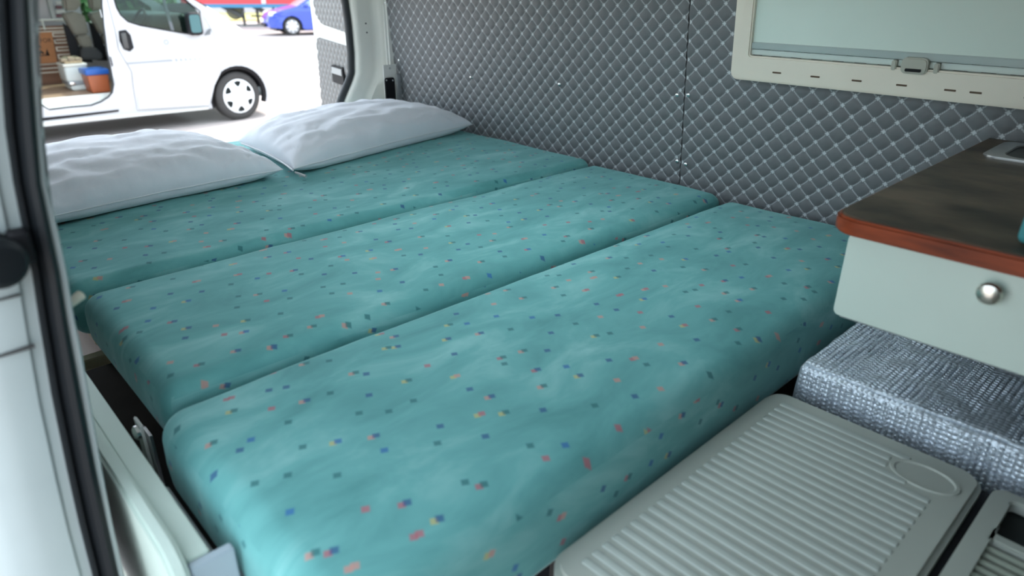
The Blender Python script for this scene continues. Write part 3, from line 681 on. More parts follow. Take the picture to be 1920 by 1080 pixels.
# ---- cool box with ribbed lid
LID = 1.07
c1, c2, c3 = PZ((1430, 722), LID), PZ((1050, 1062), LID), PZ((1862, 884), LID)
CXm, CY1, CY0 = c1.x + 0.01, (c1.y + c2.y) / 2, c3.y
CX0 = c2.x - 0.012
COOL = mat('pale_grey_green_plastic', (0.40, 0.43, 0.385), 0.42, var=0.03, vscale=4)
cb = thing('cool_box', ((CX0 + CXm) / 2, 0.2, FLOORZ), 'pale plastic cool box with a ribbed lid standing beside the bed', 'cool box')
Y00 = -0.16
rbox('body', (CX0 + 0.012, Y00, FLOORZ), (CXm - 0.012, CY1 - 0.012, LID - 0.045), 0.02, COOL, cb, mm=3)
lidp = panel('lid', [round_rect(CX0, CXm, CY0, CY1, 0.038, 8)], lambda x, z, d: Vector((x, z, LID - 0.042 + d)), 0.042, COOL, cb, bev=0.008)
RIBM = mat('pale_rib_plastic', (0.42, 0.465, 0.43), 0.4)
rc = PZ((1740, 886), LID); RA = 0.062; RB = 0.026
nr = 27; xa, xb = CX0 + 0.045, CXm - 0.045
rc.x = min(rc.x, xb - 0.03)
for i in range(nr):
    x = xa + (xb - xa) * i / (nr - 1); ya, yb = CY0 + 0.045, CY1 - 0.035
    segs = [(ya, yb)]
    if abs(x - rc.x) < 0.036:
        k = 0.056 * math.sqrt(max(0, 1 - ((x - rc.x) / 0.036) ** 2)); segs = [(ya, rc.y - k), (rc.y + k, yb)]
    for (p, q) in segs:
        if q - p > 0.012: rbox('rib', (x - 0.0066, p, LID - 0.002), (x + 0.0066, q, LID + 0.0020), 0.0036, RIBM, lidp, mm=2)
bm = bmesh.new(); N = 40
rings = []
for (sx, h) in ((1.0, 0.0), (0.98, 0.0026), (0.88, 0.0026), (0.82, 0.0), (0.0, 0.0002)):
    rings.append([bm.verts.new((rc.x + 0.034 * sx * math.cos(2 * math.pi * k / N), rc.y + 0.052 * sx * math.sin(2 * math.pi * k / N), LID + h)) for k in range(N)] if sx else [bm.verts.new((rc.x, rc.y, LID + h))])
for a, b in zip(rings, rings[1:]):
    for k in range(N): bm.faces.new([a[k], a[(k + 1) % N], b[(k + 1) % N], b[k]] if len(b) > 1 else [a[k], a[(k + 1) % N], b[0]])
link('thumb_recess', bm, COOL, lidp)
# dark joint and vented control end
box('lid_joint', (CX0 + 0.02, CY0 - 0.014, LID - 0.05), (CXm - 0.012, CY0 + 0.004, LID - 0.018), BLACK, cb)
VY1 = CY0 - 0.012; VENT = mat('vent_plastic', (0.36, 0.40, 0.33), 0.45)
wy0, wy1, wx0, wx1 = Y00 + 0.02, VY1 - 0.028, CX0 + 0.03, CXm - 0.03
win = round_rect(CXm - 0.125, wx1, wy0, wy1, 0.01); grl = round_rect(wx0, CXm - 0.145, wy0, wy1, 0.006)
panel('vent_frame', [round_rect(CX0 + 0.01, CXm - 0.006, Y00, VY1, 0.02), win, grl], lambda x, z, d: Vector((x, z, LID - 0.024 + d)), 0.020, COOL, cb, bev=0.003)
box('vent_well', (CX0 + 0.02, Y00 + 0.01, LID - 0.046), (CXm - 0.02, VY1 - 0.01, LID - 0.026), mat('dark_vent_well', (0.015, 0.02, 0.02), 0.6), cb)
x = wx0 + 0.004
while x < CXm - 0.150:
    box('slat', (x, wy0 - 0.002, LID - 0.022), (x + 0.0085, wy1 + 0.002, LID - 0.009), VENT, cb, bev=0.0015); x += 0.0175

# ================================================================== OUTSIDE
GM = mat('sunlit_asphalt', (0.40, 0.355, 0.335), 0.9, var=0.10, vscale=0.8, bump=0.2, bscale=30)
gr = tag(box('ground', (-60, -40, -0.3), (140, 160, 0.0), GM, bev=0), 'pale sunlit asphalt of the parking lot', kind='structure')
MATTE_WHITE = mat('matte_white', (0.80, 0.79, 0.77), 0.7, var=0.06)
tag(box('ground_strip', (-4, 8.75, 0.0005), (9, 8.88, 0.004), MATTE_WHITE, bev=0), 'thin white strip on the parking lot before the white van', 'road marking')  # thin white strip lying on the ground

def wheel_parts(parent, c, ax, rad, wid, cap_col, holes=6, spokes=None):
    c = Vector(c); ax = Vector(ax).normalized(); rr = rad * 0.70
    TY = mat('tyre_rubber', (0.035, 0.033, 0.032), 0.8, var=0.1)
    ty = lathe('tyre', [(rr, -wid), (rad * 0.9, -wid), (rad * 0.985, -wid * 0.85), (rad, -wid * 0.6), (rad, -wid * 0.4), (rad * 0.985, -wid * 0.12), (rad * 0.92, -0.005), (rad * 0.80, 0.002), (rr * 1.04, -0.006), (rr, -0.02), (rr, -wid)], c, ax, TY, parent, n=48)
    lathe('rim', [(0, -0.05), (rr * 1.0, -0.05), (rr * 1.0, -0.01), (rr * 0.96, -0.01), (rr * 0.96, -0.045)], c, ax, mat('dark_rim', (0.04, 0.05, 0.05), 0.5), ty, n=36)
    u = ax.orthogonal().normalized(); u = (Z_ - ax * Z_.dot(ax)).normalized(); w = ax.cross(u)
    hs = []
    for k in range(holes):
        a0 = 2 * math.pi * (k + 0.5) / holes; da = 2 * math.pi / holes * 0.26; lp = []
        for (r_, a_) in ((0.90, -da), (0.92, 0), (0.90, da), (0.74, da * 0.92), (0.60, da * 0.45), (0.56, 0), (0.60, -da * 0.45), (0.74, -da * 0.92)): lp.append((rr * r_ * math.cos(a0 + a_), rr * r_ * math.sin(a0 + a_)))
        hs.append(lp)
    panel('hubcap', [circle(0, 0, rr * 1.0, 48)] + hs, lambda x, z, d: c + w * x + u * z + ax * (d - 0.012 + 0.026 * (1 - (x * x + z * z) / rr ** 2)), 0.008, cap_col, ty, maxlen=rr * 0.5)
    lathe('hub_centre', [(rr * 0.15, 0.015), (rr * 0.15, 0.026), (rr * 0.10, 0.029), (0, 0.029)], c, ax, cap_col, ty, n=20)
    return ty

# ---- the white van
YV, VW = 9.80, 1.86
van = thing('parked_van', (2.1, YV + 0.9, 0.0), 'white panel van parked with its side door open', 'van')
def bulge(x, z):
    b = 0.10 * max(0, (z - 1.15) / 0.8) ** 2 + 0.10 * max(0, (x - 3.7) / 0.9) ** 2.2 + 0.03 * max(0, (0.45 - z) / 0.25) ** 2
    b -= 0.02 * math.exp(-((z - 0.78) / 0.25) ** 2); return b
def VN(x, z, d): return Vector((x, YV + bulge(x, z) + d, z))
def VF(x, z, d): return Vector((x, YV + VW - bulge(x, z) - d, z))
def vp(p): q = PY(p, YV); return (q.x, q.z)
VWHT = mat('white_van_paint', (0.47, 0.47, 0.485), 0.3, var=0.01, spec=0.3)
WC = vp((449, 181)); WC = (3.93, 0.325); RC = (0.83, 0.325); AR = 0.415
def arch(c, r, a0=-17, a1=197, n=18): return [(c[0] + r * math.cos(R(a0 + (a1 - a0) * k / n)), c[1] + r * math.sin(R(a0 + (a1 - a0) * k / n))) for k in range(n + 1)]
nose = [vp((365, 0)), vp((390, 15)), vp((420, 35)), vp((450, 55)), vp((480, 76)), vp((505, 97)), vp((518, 118)), vp((527, 142)), vp((531, 165)), vp((526, 185))]
roofline = [(-0.34, 0.9), (-0.30, 1.65), (-0.18, 1.90), (0.4, 1.97), (1.6, 1.985), (2.35, 1.97), (2.70, 1.92)]
ascr = [(2.70, 1.92), (3.1, 1.76), nose[0]]
outer = [(-0.34, 0.24)] + roofline + [(3.1, 1.76)] + nose + [(4.42, 0.20)] + arch(WC, AR) + [(3.45, 0.205), (1.4, 0.215)] + arch(RC, AR)
dshut = [(194, -46), (203, 0), (217, 60), (222, 92), (235, 115), (246, 133), (250, 165), (258, 207)]
dfront = [(393, 199), (396, 185), (401, 160), (413, 134), (405, 100), (401, 66), (386, 38), (362, 6), (330, -28), (305, -48)]
doorlp = [vp(p) for p in dshut + dfront]
def grow(lp, e):
    cx = sum(p[0] for p in lp) / len(lp); cz = sum(p[1] for p in lp) / len(lp)
    out = []
    n = len(lp)
    for i in range(n):
        a, b, c = lp[i - 1], lp[i], lp[(i + 1) % n]
        t = Vector((c[0] - a[0], c[1] - a[1])).normalized(); nn = Vector((t.y, -t.x))
        if nn.dot(Vector((b[0] - cx, b[1] - cz))) < 0: nn = -nn
        out.append((b[0] + nn.x * e, b[1] + nn.y * e))
    return out
opn = [vp(p) for p in ((190, -44), (193, 0), (197, 60), (201, 95), (209, 136), (213, 159), (211, 173), (204, 182), (190, 191), (171, 198), (129, 201.5), (93, 206), (82, 200), (74, 197), (60, 198))] + [(1.25, 0.55), (1.25, 1.85)]
panel('side_skin', [outer, grow(doorlp, 0.007), opn], VN, 0.035, VWHT, van, maxlen=0.35)
winlp = [vp(p) for p in ((212, -40), (216, 0), (220, 15), (227, 28), (240, 40), (262, 47), (300, 54), (340, 61), (372, 65), (377, 58), (374, 20), (362, 12), (350, 1), (325, -24), (303, -42))]
dsk = panel('front_door', [doorlp, winlp], lambda x, z, d: VN(x, z, d - 0.006), 0.04, VWHT, van, maxlen=0.3)
sm = lambda lp, e: grow(lp, -e)
panel('window_seal', [grow(winlp, 0.012), grow(winlp, -0.006)], lambda x, z, d: VN(x, z, d - 0.009), 0.02, BLACK, dsk)
panel('window_glass', [grow(winlp, 0.004)], lambda x, z, d: VN(x, z, d + 0.012), 0.004, glass_mat('van_glass', (0.55, 0.66, 0.62), 0.025), dsk, maxlen=0.4)
q0, q1 = vp((308, 0)), vp((325, 60))
panel('quarter_bar', [[(q0[0] - 0.02, 1.75), (q1[0] - 0.02, q1[1]), (q1[0] + 0.02, q1[1] - 0.02), (q0[0] + 0.02, 1.75)]], lambda x, z, d: VN(x, z, d + 0.004), 0.02, mat('grey_window_bar', (0.10, 0.11, 0.12), 0.5), dsk)
hA = vp((235, 76))
hnd = panel('door_handle', [[(hA[0] - 0.055, hA[1] + 0.115), (hA[0] + 0.03, hA[1] + 0.125), (hA[0] + 0.07, hA[1] + 0.06), (hA[0] + 0.075, hA[1] - 0.09), (hA[0] + 0.02, hA[1] - 0.13), (hA[0] - 0.045, hA[1] - 0.10), (hA[0] - 0.07, hA[1])]], lambda x, z, d: VN(x, z, -0.004 - d), 0.012, BLACK, dsk, bev=0.004)
rbox('grip', VN(hA[0] - 0.045, hA[1] - 0.09, -0.05), VN(hA[0] + 0.01, hA[1] + 0.09, -0.016), 0.012, mat('grey_black_grip', (0.05, 0.05, 0.05), 0.35), hnd)
# door cladding, stripe and marks
cl = [vp(p) for p in ((259, 181), (300, 180), (385, 176), (391, 180), (390, 195), (262, 203))]
panel('door_cladding', [cl], lambda x, z, d: VN(x, z, -0.006 - d), 0.014, mat('ivory_cladding', (0.74, 0.73, 0.69), 0.45), dsk, bev=0.004)
STR = mat('grey_stripe', (0.27, 0.28, 0.30), 0.5)
s_ = [vp(p) for p in ((236, 116.5), (270, 114.5), (320, 110.5), (324, 115), (270, 118.5), (240, 121))]
panel('stripe', [s_], lambda x, z, d: VN(x, z, -0.0068 - d), 0.001, STR, dsk, maxlen=0.2)
for k in range(8):
    px = 326 + k * 9; w_ = 4.2 - k * 0.4; a = [vp(p) for p in ((px, 110 - k * 0.35), (px + w_, 109.6 - k * 0.35), (px + w_ + 2.4, 115 - k * 0.7), (px + 2.4, 115.4 - k * 0.7))]
    panel('stripe_dash', [a], lambda x, z, d: VN(x, z, -0.0068 - d), 0.001, STR, dsk)
e_ = vp((311, 79))
EMB = mat('pale_grey_emblem', (0.33, 0.335, 0.34), 0.5)
for k in range(6):
    a = 2 * math.pi * k / 6
    panel('emblem_petal', [circle(e_[0] + 0.026 * math.cos(a), e_[1] + 0.026 * math.sin(a), 0.015, 12)], lambda x, z, d: VN(x, z, -0.0068 - d), 0.001, EMB, dsk)
for k in range(6):
    a, b = vp((362 + k * 4.2, 144.5)), vp((364.6 + k * 4.2, 147.5))
    if k != 3: panel('badge_letter', [[(a[0], a[1]), (b[0], a[1]), (b[0], b[1]), (a[0], b[1])]], lambda x, z, d: VN(x, z, -0.0068 - d), 0.001, EMB, dsk)
# B pillar fittings
for (pa, pb) in (((205.5, 106), (210.5, 124)), ((188, 18), (191.5, 33)), ((213, 146), (217, 159))):
    a, b = vp(pa), vp(pb); panel('striker', [round_rect(min(a[0], b[0]) - 0.004, max(a[0], b[0]) + 0.004, min(a[1], b[1]), max(a[1], b[1]), 0.008)], lambda x, z, d: VN(x, z, -0.002 - d), 0.006, BLACK if pa[0] == 205.5 else mat('grey_hinge', (0.45, 0.46, 0.47), 0.5), van)
# opening seal, sliding rail slot, sill
sp = [VN(p[0], p[1], 0.012) for p in grow(opn, 0.0)]
tube('opening_seal', sp, 0.014, mat('van_seal_rubber', (0.015, 0.017, 0.02), 0.5), van, n=8, closed=True)
rl = [vp(p) for p in ((60, 223), (140, 215), (223, 205.5), (223, 209.5), (140, 220), (60, 229))]
panel('slide_rail', [rl], lambda x, z, d: VN(x, z, -0.003 - d), 0.004, BLACK, van, maxlen=0.4)
sill = [vp(p) for p in ((55, 232), (140, 223), (240, 214), (390, 200.5), (392, 205), (240, 220), (140, 230), (55, 240))]
panel('sill', [sill], lambda x, z, d: VN(x, z, -0.004 - d), 0.02, mat('sill_plastic', (0.62, 0.63, 0.60), 0.5), van, maxlen=0.4, bev=0.003)
# far side, roof, windscreen, nose
far_win1 = [(2.62, 1.30), (2.75, 1.22), (3.55, 1.14), (3.55, 1.45), (3.2, 1.70), (2.72, 1.84), (2.6, 1.80)]
far_win2 = [(1.30, 1.26), (1.36, 1.20), (1.98, 1.20), (2.04, 1.26), (2.04, 1.72), (1.98, 1.78), (1.36, 1.78), (1.30, 1.72)]
panel('side_skin', [outer, far_win1, far_win2], VF, 0.035, VWHT, van, maxlen=0.35)
for w_ in (far_win1, far_win2): panel('far_window_glass', [grow(w_, 0.01)], lambda x, z, d: VF(x, z, d + 0.01), 0.004, bpy.data.materials['van_glass'], van, maxlen=0.4)
def strip(name, pts, m, t=0.0, inset=0.0, ns=10):
    bm = bmesh.new(); rg = []
    for (x, z) in pts:
        row = []
        for k in range(ns + 1):
            s = k / ns; y = (YV + bulge(x, z) + inset) * (1 - s) + (YV + VW - bulge(x, z) - inset) * s
            cr = 1 - (2 * s - 1) ** 4; xx = x + (0.10 * cr if x > 3.3 else 0.10 * cr * max(0, (x - 2.5) / 0.8)); row.append(bm.verts.new((xx, y, z + 0.035 * cr * (1 if z > 1.0 else 0.0))))
        rg.append(row)
    for a, b in zip(rg, rg[1:]):
        for k in range(ns): bm.faces.new((a[k], a[k + 1], b[k + 1], b[k]))
    return link(name, bm, m, van)
strip('roof', [(-0.34, 0.24)] + roofline, VWHT)
strip('windscreen', [(2.70, 1.92), (3.1, 1.76), nose[0], nose[1]], bpy.data.materials['van_glass'])
strip('nose', nose[1:] + [(4.42, 0.20)], VWHT)
box('underbody', (-0.3, YV + 0.25, 0.22), (3.4, YV + VW - 0.25, 0.36), BLACK, van)
for c in (WC, RC):
    box('wheel_well', (c[0] - 0.40, YV + 0.22, 0.40), (c[0] + 0.40, YV + 0.30, 0.74), BLACK, van)
    tube('arch_liner', [VN(p[0], p[1], 0.06) for p in arch(c, AR - 0.01)], 0.045, BLACK, van, n=8)
    box('arch_roof', (c[0] - 0.36, YV + 0.06, 0.70), (c[0] + 0.36, YV + 0.30, 0.73), BLACK, van)
CAPM = mat('silver_hubcap', (0.74, 0.76, 0.78), 0.3, 0.25)
wheel_parts(van, (WC[0], YV + 0.035, WC[1]), (0.10, -1, 0), 0.328, 0.20, CAPM)
wheel_parts(van, (RC[0], YV + 0.035, RC[1]), (0, -1, 0), 0.328, 0.20, CAPM)
wheel_parts(van, (WC[0], YV + VW - 0.04, WC[1]), (0, 1, 0), 0.328, 0.20, CAPM); wheel_parts(van, (RC[0], YV + VW - 0.04, RC[1]), (0, 1, 0), 0.328, 0.20, CAPM)
# mirror, side lamp, washer fin
m0 = vp((361, 43))
mr = rbox('mirror', (m0[0] - 0.105, YV - 0.16, m0[1] - 0.145), (m0[0] + 0.075, YV - 0.01, m0[1] + 0.135), 0.045, BLACK, van, mm=4)
panel('mirror_glass', [round_rect(-0.075, 0.055, -0.11, 0.105, 0.03)], lambda x, z, d: Vector((m0[0] - 0.012 + x, YV - 0.161 - d, m0[1] + z)), 0.004, mat('mirror_glass', (0.05, 0.13, 0.14), 0.08), mr)
f_ = vp((389, 60)); panel('wing_fin', [[(f_[0] - 0.05, f_[1] - 0.035), (f_[0] + 0.02, f_[1] - 0.03), (f_[0] + 0.045, f_[1] + 0.04), (f_[0] + 0.01, f_[1] + 0.03)]], lambda x, z, d: VN(x, z, -0.008 - d), 0.02, mat('grey_fin', (0.12, 0.13, 0.14), 0.5), van)
l_ = vp((425, 78)); panel('side_lamp', [round_rect(l_[0] - 0.03, l_[0] + 0.03, l_[1] - 0.014, l_[1] + 0.014, 0.01)], lambda x, z, d: VN(x, z, -0.003 - d), 0.008, mat('lamp_lens', (0.6, 0.6, 0.6), 0.2), van)
# ---- van interior
FZ = 0.50
WOODF = mat('van_wood_floor', (0.36, 0.24, 0.16), 0.55, var=0.12, vscale=6, stretch=(0.4, 4, 1))
box('cargo_floor', (-0.2, YV + 0.28, 0.37), (2.75, YV + VW - 0.1, FZ), WOODF, van)
box('step', (1.27, YV + 0.06, 0.36), (2.28, YV + 0.30, 0.42), mat('step_white', (0.78, 0.78, 0.74), 0.5), van, bev=0.01)
box('step_riser', (1.27, YV + 0.25, 0.40), (2.40, YV + 0.28, FZ + 0.002), mat('step_white', (0.78, 0.78, 0.74), 0.5), van, bev=0.005)
YL = YV + VW - 0.16
def vl(p, y=None): q = PY(p, y or YL); return (q.x, q.z)
BRN = mat('brown_panel', (0.20, 0.095, 0.055), 0.6, var=0.15, vscale=5, stretch=(0.4, 1, 3))
a, b = vl((40, 48)), vl((126, 176))
lin = box('side_lining', (1.0, YL, FZ), (2.42, YL + 0.03, vl((100, 48))[1]), BRN, van)
PALE = mat('pale_trim', (0.72, 0.66, 0.55), 0.6)
for y, xr in ((54, 127), (60, 128), (122, 136), (130, 140), (138, 143)):
    a, b = vl((55, y + (126 - 90) * 0.01), YL), vl((xr, y - 1.5), YL)
    box('trim_strip', (a[0] - 0.3, YL - 0.008, a[1] - 0.008), (b[0], YL, a[1] + 0.006), PALE, lin, bev=0)
for (yt, xl, xr) in ((61.5, 97, 128.5), (74, 100.5, 131), (88, 104, 134.5), (102, 107.5, 138)):
    a, b = vl((xl, yt)), vl((xr, yt + 6.5)); x0_, x1_, z0_, z1_ = a[0], b[0], b[1], a[1]; t_ = 0.013
    panel('frame_strip', [[(x0_, z0_), (x1_, z0_), (x1_, z1_), (x0_, z1_)], [(x0_ + t_, z0_ + t_), (x1_ - t_, z0_ + t_), (x1_ - t_, z1_ - t_), (x0_ + t_, z1_ - t_)]], lambda x, z, d: Vector((x, YL - 0.012 + d, z)), 0.012, PALE, lin)
rb = vl((60, 38)); tube('guard_rail', [(0.9, YL - 0.05, rb[1]), (vl((122, 38))[0], YL - 0.05, rb[1])], 0.013, mat('pale_rail', (0.62, 0.64, 0.58), 0.5), van, n=8)
a = vl((78, 43)); tube('rail_post', [(a[0], YL - 0.05, rb[1]), (a[0] + 0.01, YL - 0.05, rb[1] - 0.12)], 0.012, mat('pale_rail', (0.62, 0.64, 0.58), 0.5), van, n=8)
# striped cushion strip between rail and window post
for k in range(5):
    a, b = vl((104, 3 + k * 8)), vl((122, 8 + k * 8)); box('cloth_stripe', (a[0], YL - 0.02, b[1]), (b[0], YL + 0.01, a[1]), mat('pale_cloth', (0.6, 0.58, 0.55), 0.8) if k % 2 == 0 else mat('plum_cloth', (0.16, 0.07, 0.08), 0.8), van)
a, b = vl((88, 0)), vl((105, 36)); box('window_post', (a[0], YL - 0.04, b[1]), (b[0], YL + 0.05, 1.8), mat('grey_post', (0.35, 0.36, 0.35), 0.6), van)
# brown sign with camper print
g0, g1 = vl((40, 62)), vl((99, 118))
sg = thing('sign_board', ((g0[0] + g1[0]) / 2, YL - 0.02, g1[1]), 'orange brown board printed with a camper and tree inside the white van', 'sign')
panel('board', [[(g0[0] - 0.15, vl((99, 117))[1]), (vl((106, 117))[0], vl((106, 117))[1]), (vl((96, 61))[0], g0[1]), (g0[0] - 0.1, g0[1])]], lambda x, z, d: Vector((x, YL - 0.035 + d, z)), 0.014, mat('orange_brown_board', (0.42, 0.17, 0.06), 0.6, var=0.08), sg)
INK = mat('black_ink', (0.05, 0.03, 0.02), 0.7)
def ink(pts): panel('print', [[vl(p, YL - 0.036) for p in pts]], lambda x, z, d: Vector((x, YL - 0.036 + d - 0.001, z)), 0.001, INK, sg)
ink([(88, 91), (92.5, 102), (85, 102)]); ink([(90, 96), (93.5, 104), (86, 104)]); ink([(66, 103.5), (93, 102.5), (93, 104.5), (66, 105.5)])
ink([(64, 88), (68, 85), (72, 85), (77, 88), (78, 90), (73, 88), (66, 91)]); ink([(70, 100), (71, 96), (77, 95), (82, 98), (83, 101), (80, 102), (79, 100), (76, 100), (75, 102), (72, 102)])
fc = bpy.data.curves.new('lettering', 'FONT'); fc.body = 'FOR Y'; fc.size = 0.075; fc.extrude = 0.0005
fo_ = bpy.data.objects.new('lettering_tmp', fc); COL.objects.link(fo_); bpy.context.view_layer.update()
me = bpy.data.meshes.new_from_object(fo_.evaluated_get(bpy.context.evaluated_depsgraph_get())); bpy.data.objects.remove(fo_)
me.materials.clear(); me.materials.append(INK); to = bpy.data.objects.new('lettering', me); COL.objects.link(to); to.parent = sg
tp = PY((75, 80), YL - 0.038); to.location = tp - ORG[sg.name]; to.rotation_euler = (R(90), 0, 0)
# seats: two backrests with headrests
SEAT = mat('taupe_seat_vinyl', (0.15, 0.135, 0.105), 0.5, var=0.08)
YSEAT = YV + 1.15
def seat(dx, yy):
    st = thing('van_seat', (vl((160, 100), yy)[0], yy, FZ + 0.06), None, None)
    def sl_(p): q = PY(p, yy); return (q.x + dx, q.z)
    body = [sl_(p) for p in ((118, 26), (140, 22), (158, 27), (163, 45), (167, 64), (140, 66), (131, 50))]
    panel('backrest', [body], lambda x, z, d: Vector((x, yy + d, z)), 0.16, SEAT, st, bev=0.02)
    low = [sl_(p) for p in ((143, 67), (168, 65), (176, 86), (168, 91), (152, 88))]
    panel('lower_backrest', [low], lambda x, z, d: Vector((x, yy + d, z)), 0.16, SEAT, st, bev=0.02)
    hd_ = [sl_(p) for p in ((115, -25), (140, -28), (150, -5), (152, 10), (142, 20), (121, 21))]
    panel('headrest', [hd_], lambda x, z, d: Vector((x, yy - 0.02 + d, z)), 0.15, SEAT, st, bev=0.03)
    cu = [sl_(p) for p in ((150, 90), (178, 88), (190, 100), (192, 112), (152, 112))]
    panel('seat_base', [cu], lambda x, z, d: Vector((x, yy - 0.05 + d, z)), 0.4, mat('dark_seat_base', (0.03, 0.03, 0.03), 0.6), st, bev=0.02)
    sh = [sl_(p) for p in ((122, 44), (131, 50), (143, 68), (152, 90), (168, 92), (178, 118), (140, 118), (131, 80))]
    panel('dark_back_panel', [sh], lambda x, z, d: Vector((x, yy + 0.10 + d, z)), 0.05, BLACK, st)  # dark panel filling the area behind the backrest
    return st
s1_ = seat(0.0, YSEAT); s1_['label'] = 'taupe vinyl van seat behind the white toilet case'; s1_['category'] = 'seat'
s2_ = seat(0.31, YSEAT + 0.18); s2_['label'] = 'taupe vinyl van seat beside the open door pillar of the white van'; s2_['category'] = 'seat'
for s__ in (s1_, s2_): s__['group'] = 'seats in the white van'

# dashboard and steering wheel
rbox('dashboard', (2.98, YV + 0.14, 0.80), (3.45, YV + VW - 0.2, 1.42), 0.06, mat('dash_black', (0.02, 0.022, 0.025), 0.5), van, mm=3)
sc_ = PY((238, 30), YV + 0.45)
ring = [Vector((2.92 + 0.10 * math.sin(t) , YV + 0.45 + 0.19 * math.cos(t), 1.30 + 0.17 * math.sin(t))) for t in [2 * math.pi * k / 28 for k in range(28)]]
tube('steering_wheel', ring, 0.017, BLACK, van, n=8, closed=True)
tube('steering_spoke', [ring[0], ring[14]], 0.02, BLACK, van, n=6)
# ---- loads in the doorway of the van
def vy(p, y): return PY(p, y)
YT = YV + 0.72
t0, t1 = vy((122, 170), YT), vy((160, 120), YT)
pt = thing('portable_toilet', ((t0.x + t1.x) / 2, YT + 0.2, FZ), 'white plastic portable toilet in the doorway of the white van', 'toilet')
TW = mat('white_toilet_plastic', (0.60, 0.64, 0.62), 0.4, var=0.02)
x0_, x1_ = vy((123, 140), YT).x, vy((167, 140), YT).x; zt_ = vy((140, 121), YT).z; zm_ = vy((140, 156), YT).z
tap = lambda p: Vector((p.x + (0.02 if p.x < (x0_ + x1_) / 2 else -0.02) * max(0, (zm_ - p.z) / 0.15), p.y, p.z))
rbox('waste_tank', (x0_ + 0.02, YT, FZ + 0.002), (x1_ - 0.02, YT + 0.36, zm_ - 0.02), 0.03, TW, pt, mm=3, fn=tap)
rbox('band', (x0_ + 0.01, YT - 0.004, zm_ - 0.025), (x1_ - 0.01, YT + 0.36, zm_ + 0.02), 0.008, mat('grey_band', (0.28, 0.31, 0.33), 0.4), pt)
rbox('water_tank', (x0_, YT, zm_ + 0.012), (x1_, YT + 0.37, zt_ - 0.02), 0.03, TW, pt, mm=3)
rbox('lid', (x0_ - 0.005, YT - 0.008, zt_ - 0.025), (x1_ + 0.005, YT + 0.38, zt_ + 0.008), 0.012, mat('cream_toilet_lid', (0.75, 0.73, 0.66), 0.4), pt)
rbox('latch', (x0_ + 0.02, YT - 0.02, zm_ - 0.02), (x0_ + 0.08, YT + 0.0, zm_ + 0.016), 0.006, CHROME, pt)
bk = thing('woven_basket', ((x0_ + x1_) / 2, YT + 0.18, zt_ + 0.008), 'brown woven tray of bundles on the white portable toilet', 'basket')
bm = rbox_bm((x0_ + 0.03, YT + 0.04, zt_ + 0.0105), (x1_ - 0.03, YT + 0.34, zt_ + 0.035), 0.01, (10, 6, 1), 2, lambda p: p + Vector((0, 0, 0.004 * noise.noise(p * 30))))
link('tray', bm, mat('straw', (0.45, 0.34, 0.22), 0.8, var=0.3, vscale=30), bk)
for k in range(7):
    xx = x0_ + 0.03 + (x1_ - x0_ - 0.1) * k / 6
    rbox('bundle', (xx - 0.03, YT + 0.06 + 0.03 * (k % 3), zt_ + 0.03), (xx + 0.05, YT + 0.2 + 0.03 * (k % 3), zt_ + 0.075 + 0.012 * (k % 2)), 0.02, mat('olive_cloth', (0.12, 0.11, 0.07), 0.8, var=0.3, vscale=20) if k % 3 else mat('tan_cloth', (0.33, 0.26, 0.18), 0.8), bk, fn=lambda p: p + Vector((0, 0, 0.01 * noise.noise(p * 25))))
YB = YV + 0.34
bn = thing('storage_bin', (vy((190, 175), YB).x, YB + 0.15, FZ), 'orange plastic bin with a blue lid in the doorway of the white van', 'bin')
bx0, bx1 = vy((164, 145), YB).x, vy((205, 145), YB).x; bz1 = vy((180, 130), YB).z; bl = vy((180, 140), YB).z
cxm = (bx0 + bx1) / 2
tap2 = lambda p: Vector((cxm + (p.x - cxm) * (0.84 + 0.16 * (p.z - FZ) / (bl - FZ)), p.y, p.z))
ORA = mat('orange_bin_plastic', (0.33, 0.085, 0.03), 0.4, var=0.08)
rbox('bin_body', (bx0, YB, FZ + 0.002), (bx1, YB + 0.32, bl), 0.02, ORA, bn, mm=3, fn=tap2)
rbox('bin_lid', (bx0 - 0.012, YB - 0.012, bl - 0.004), (bx1 + 0.012, YB + 0.335, bz1), 0.012, mat('blue_bin_lid', (0.015, 0.09, 0.36), 0.35), bn)

# ---- blue hatchback
car = thing('blue_car', (0, 0, 0), 'blue hatchback car parked in front of the red trailer', 'car')
CW = PZ((551, 67), 0.0)
cang = math.atan2(0.28, -1.0)                         # heading: mostly -X, nose turned a little
CB = mat('blue_car_paint', (0.035, 0.075, 0.42), 0.25, coat=0.5)
CG = mat('car_glass', (0.25, 0.33, 0.36), 0.08)
HX, HW = 1.25, 0.86
def cn(x, z, d): return Vector((x, -HW + d + 0.13 * max(0, (z - 0.85) / 0.6) + 0.16 * max(0, (abs(x) - 1.5) / 0.5) ** 2, z))
def cf(x, z, d): v = cn(x, z, d); return Vector((v.x, -v.y, v.z))
CWH = 0.31
cout = [(2.0, 0.28), (2.05, 0.45), (2.02, 0.62), (1.9, 0.74), (1.45, 0.88), (1.02, 0.98), (0.30, 1.40), (-0.2, 1.50), (-1.2, 1.47), (-1.75, 1.20), (-1.95, 0.85), (-1.98, 0.35), (-1.9, 0.24)] + arch((-HX, CWH), 0.36, 190, -10, 12) + [(-0.8, 0.2), (0.8, 0.2)] + arch((HX, CWH), 0.36, 190, -10, 12)
def chain(p): return p
for f_, nm in ((cn, 'near'), (cf, 'far')):
    panel('body_side', [cout], f_, 0.05, CB, car, maxlen=0.35, local=True)
    panel('side_glass', [[(0.85, 0.99), (0.28, 1.34), (-0.2, 1.42), (-1.15, 1.39), (-1.45, 1.02), (0, 0.96)]], lambda x, z, d, f_=f_: f_(x, z, -0.006 + d), 0.01, CG, car, maxlen=0.4, local=True)
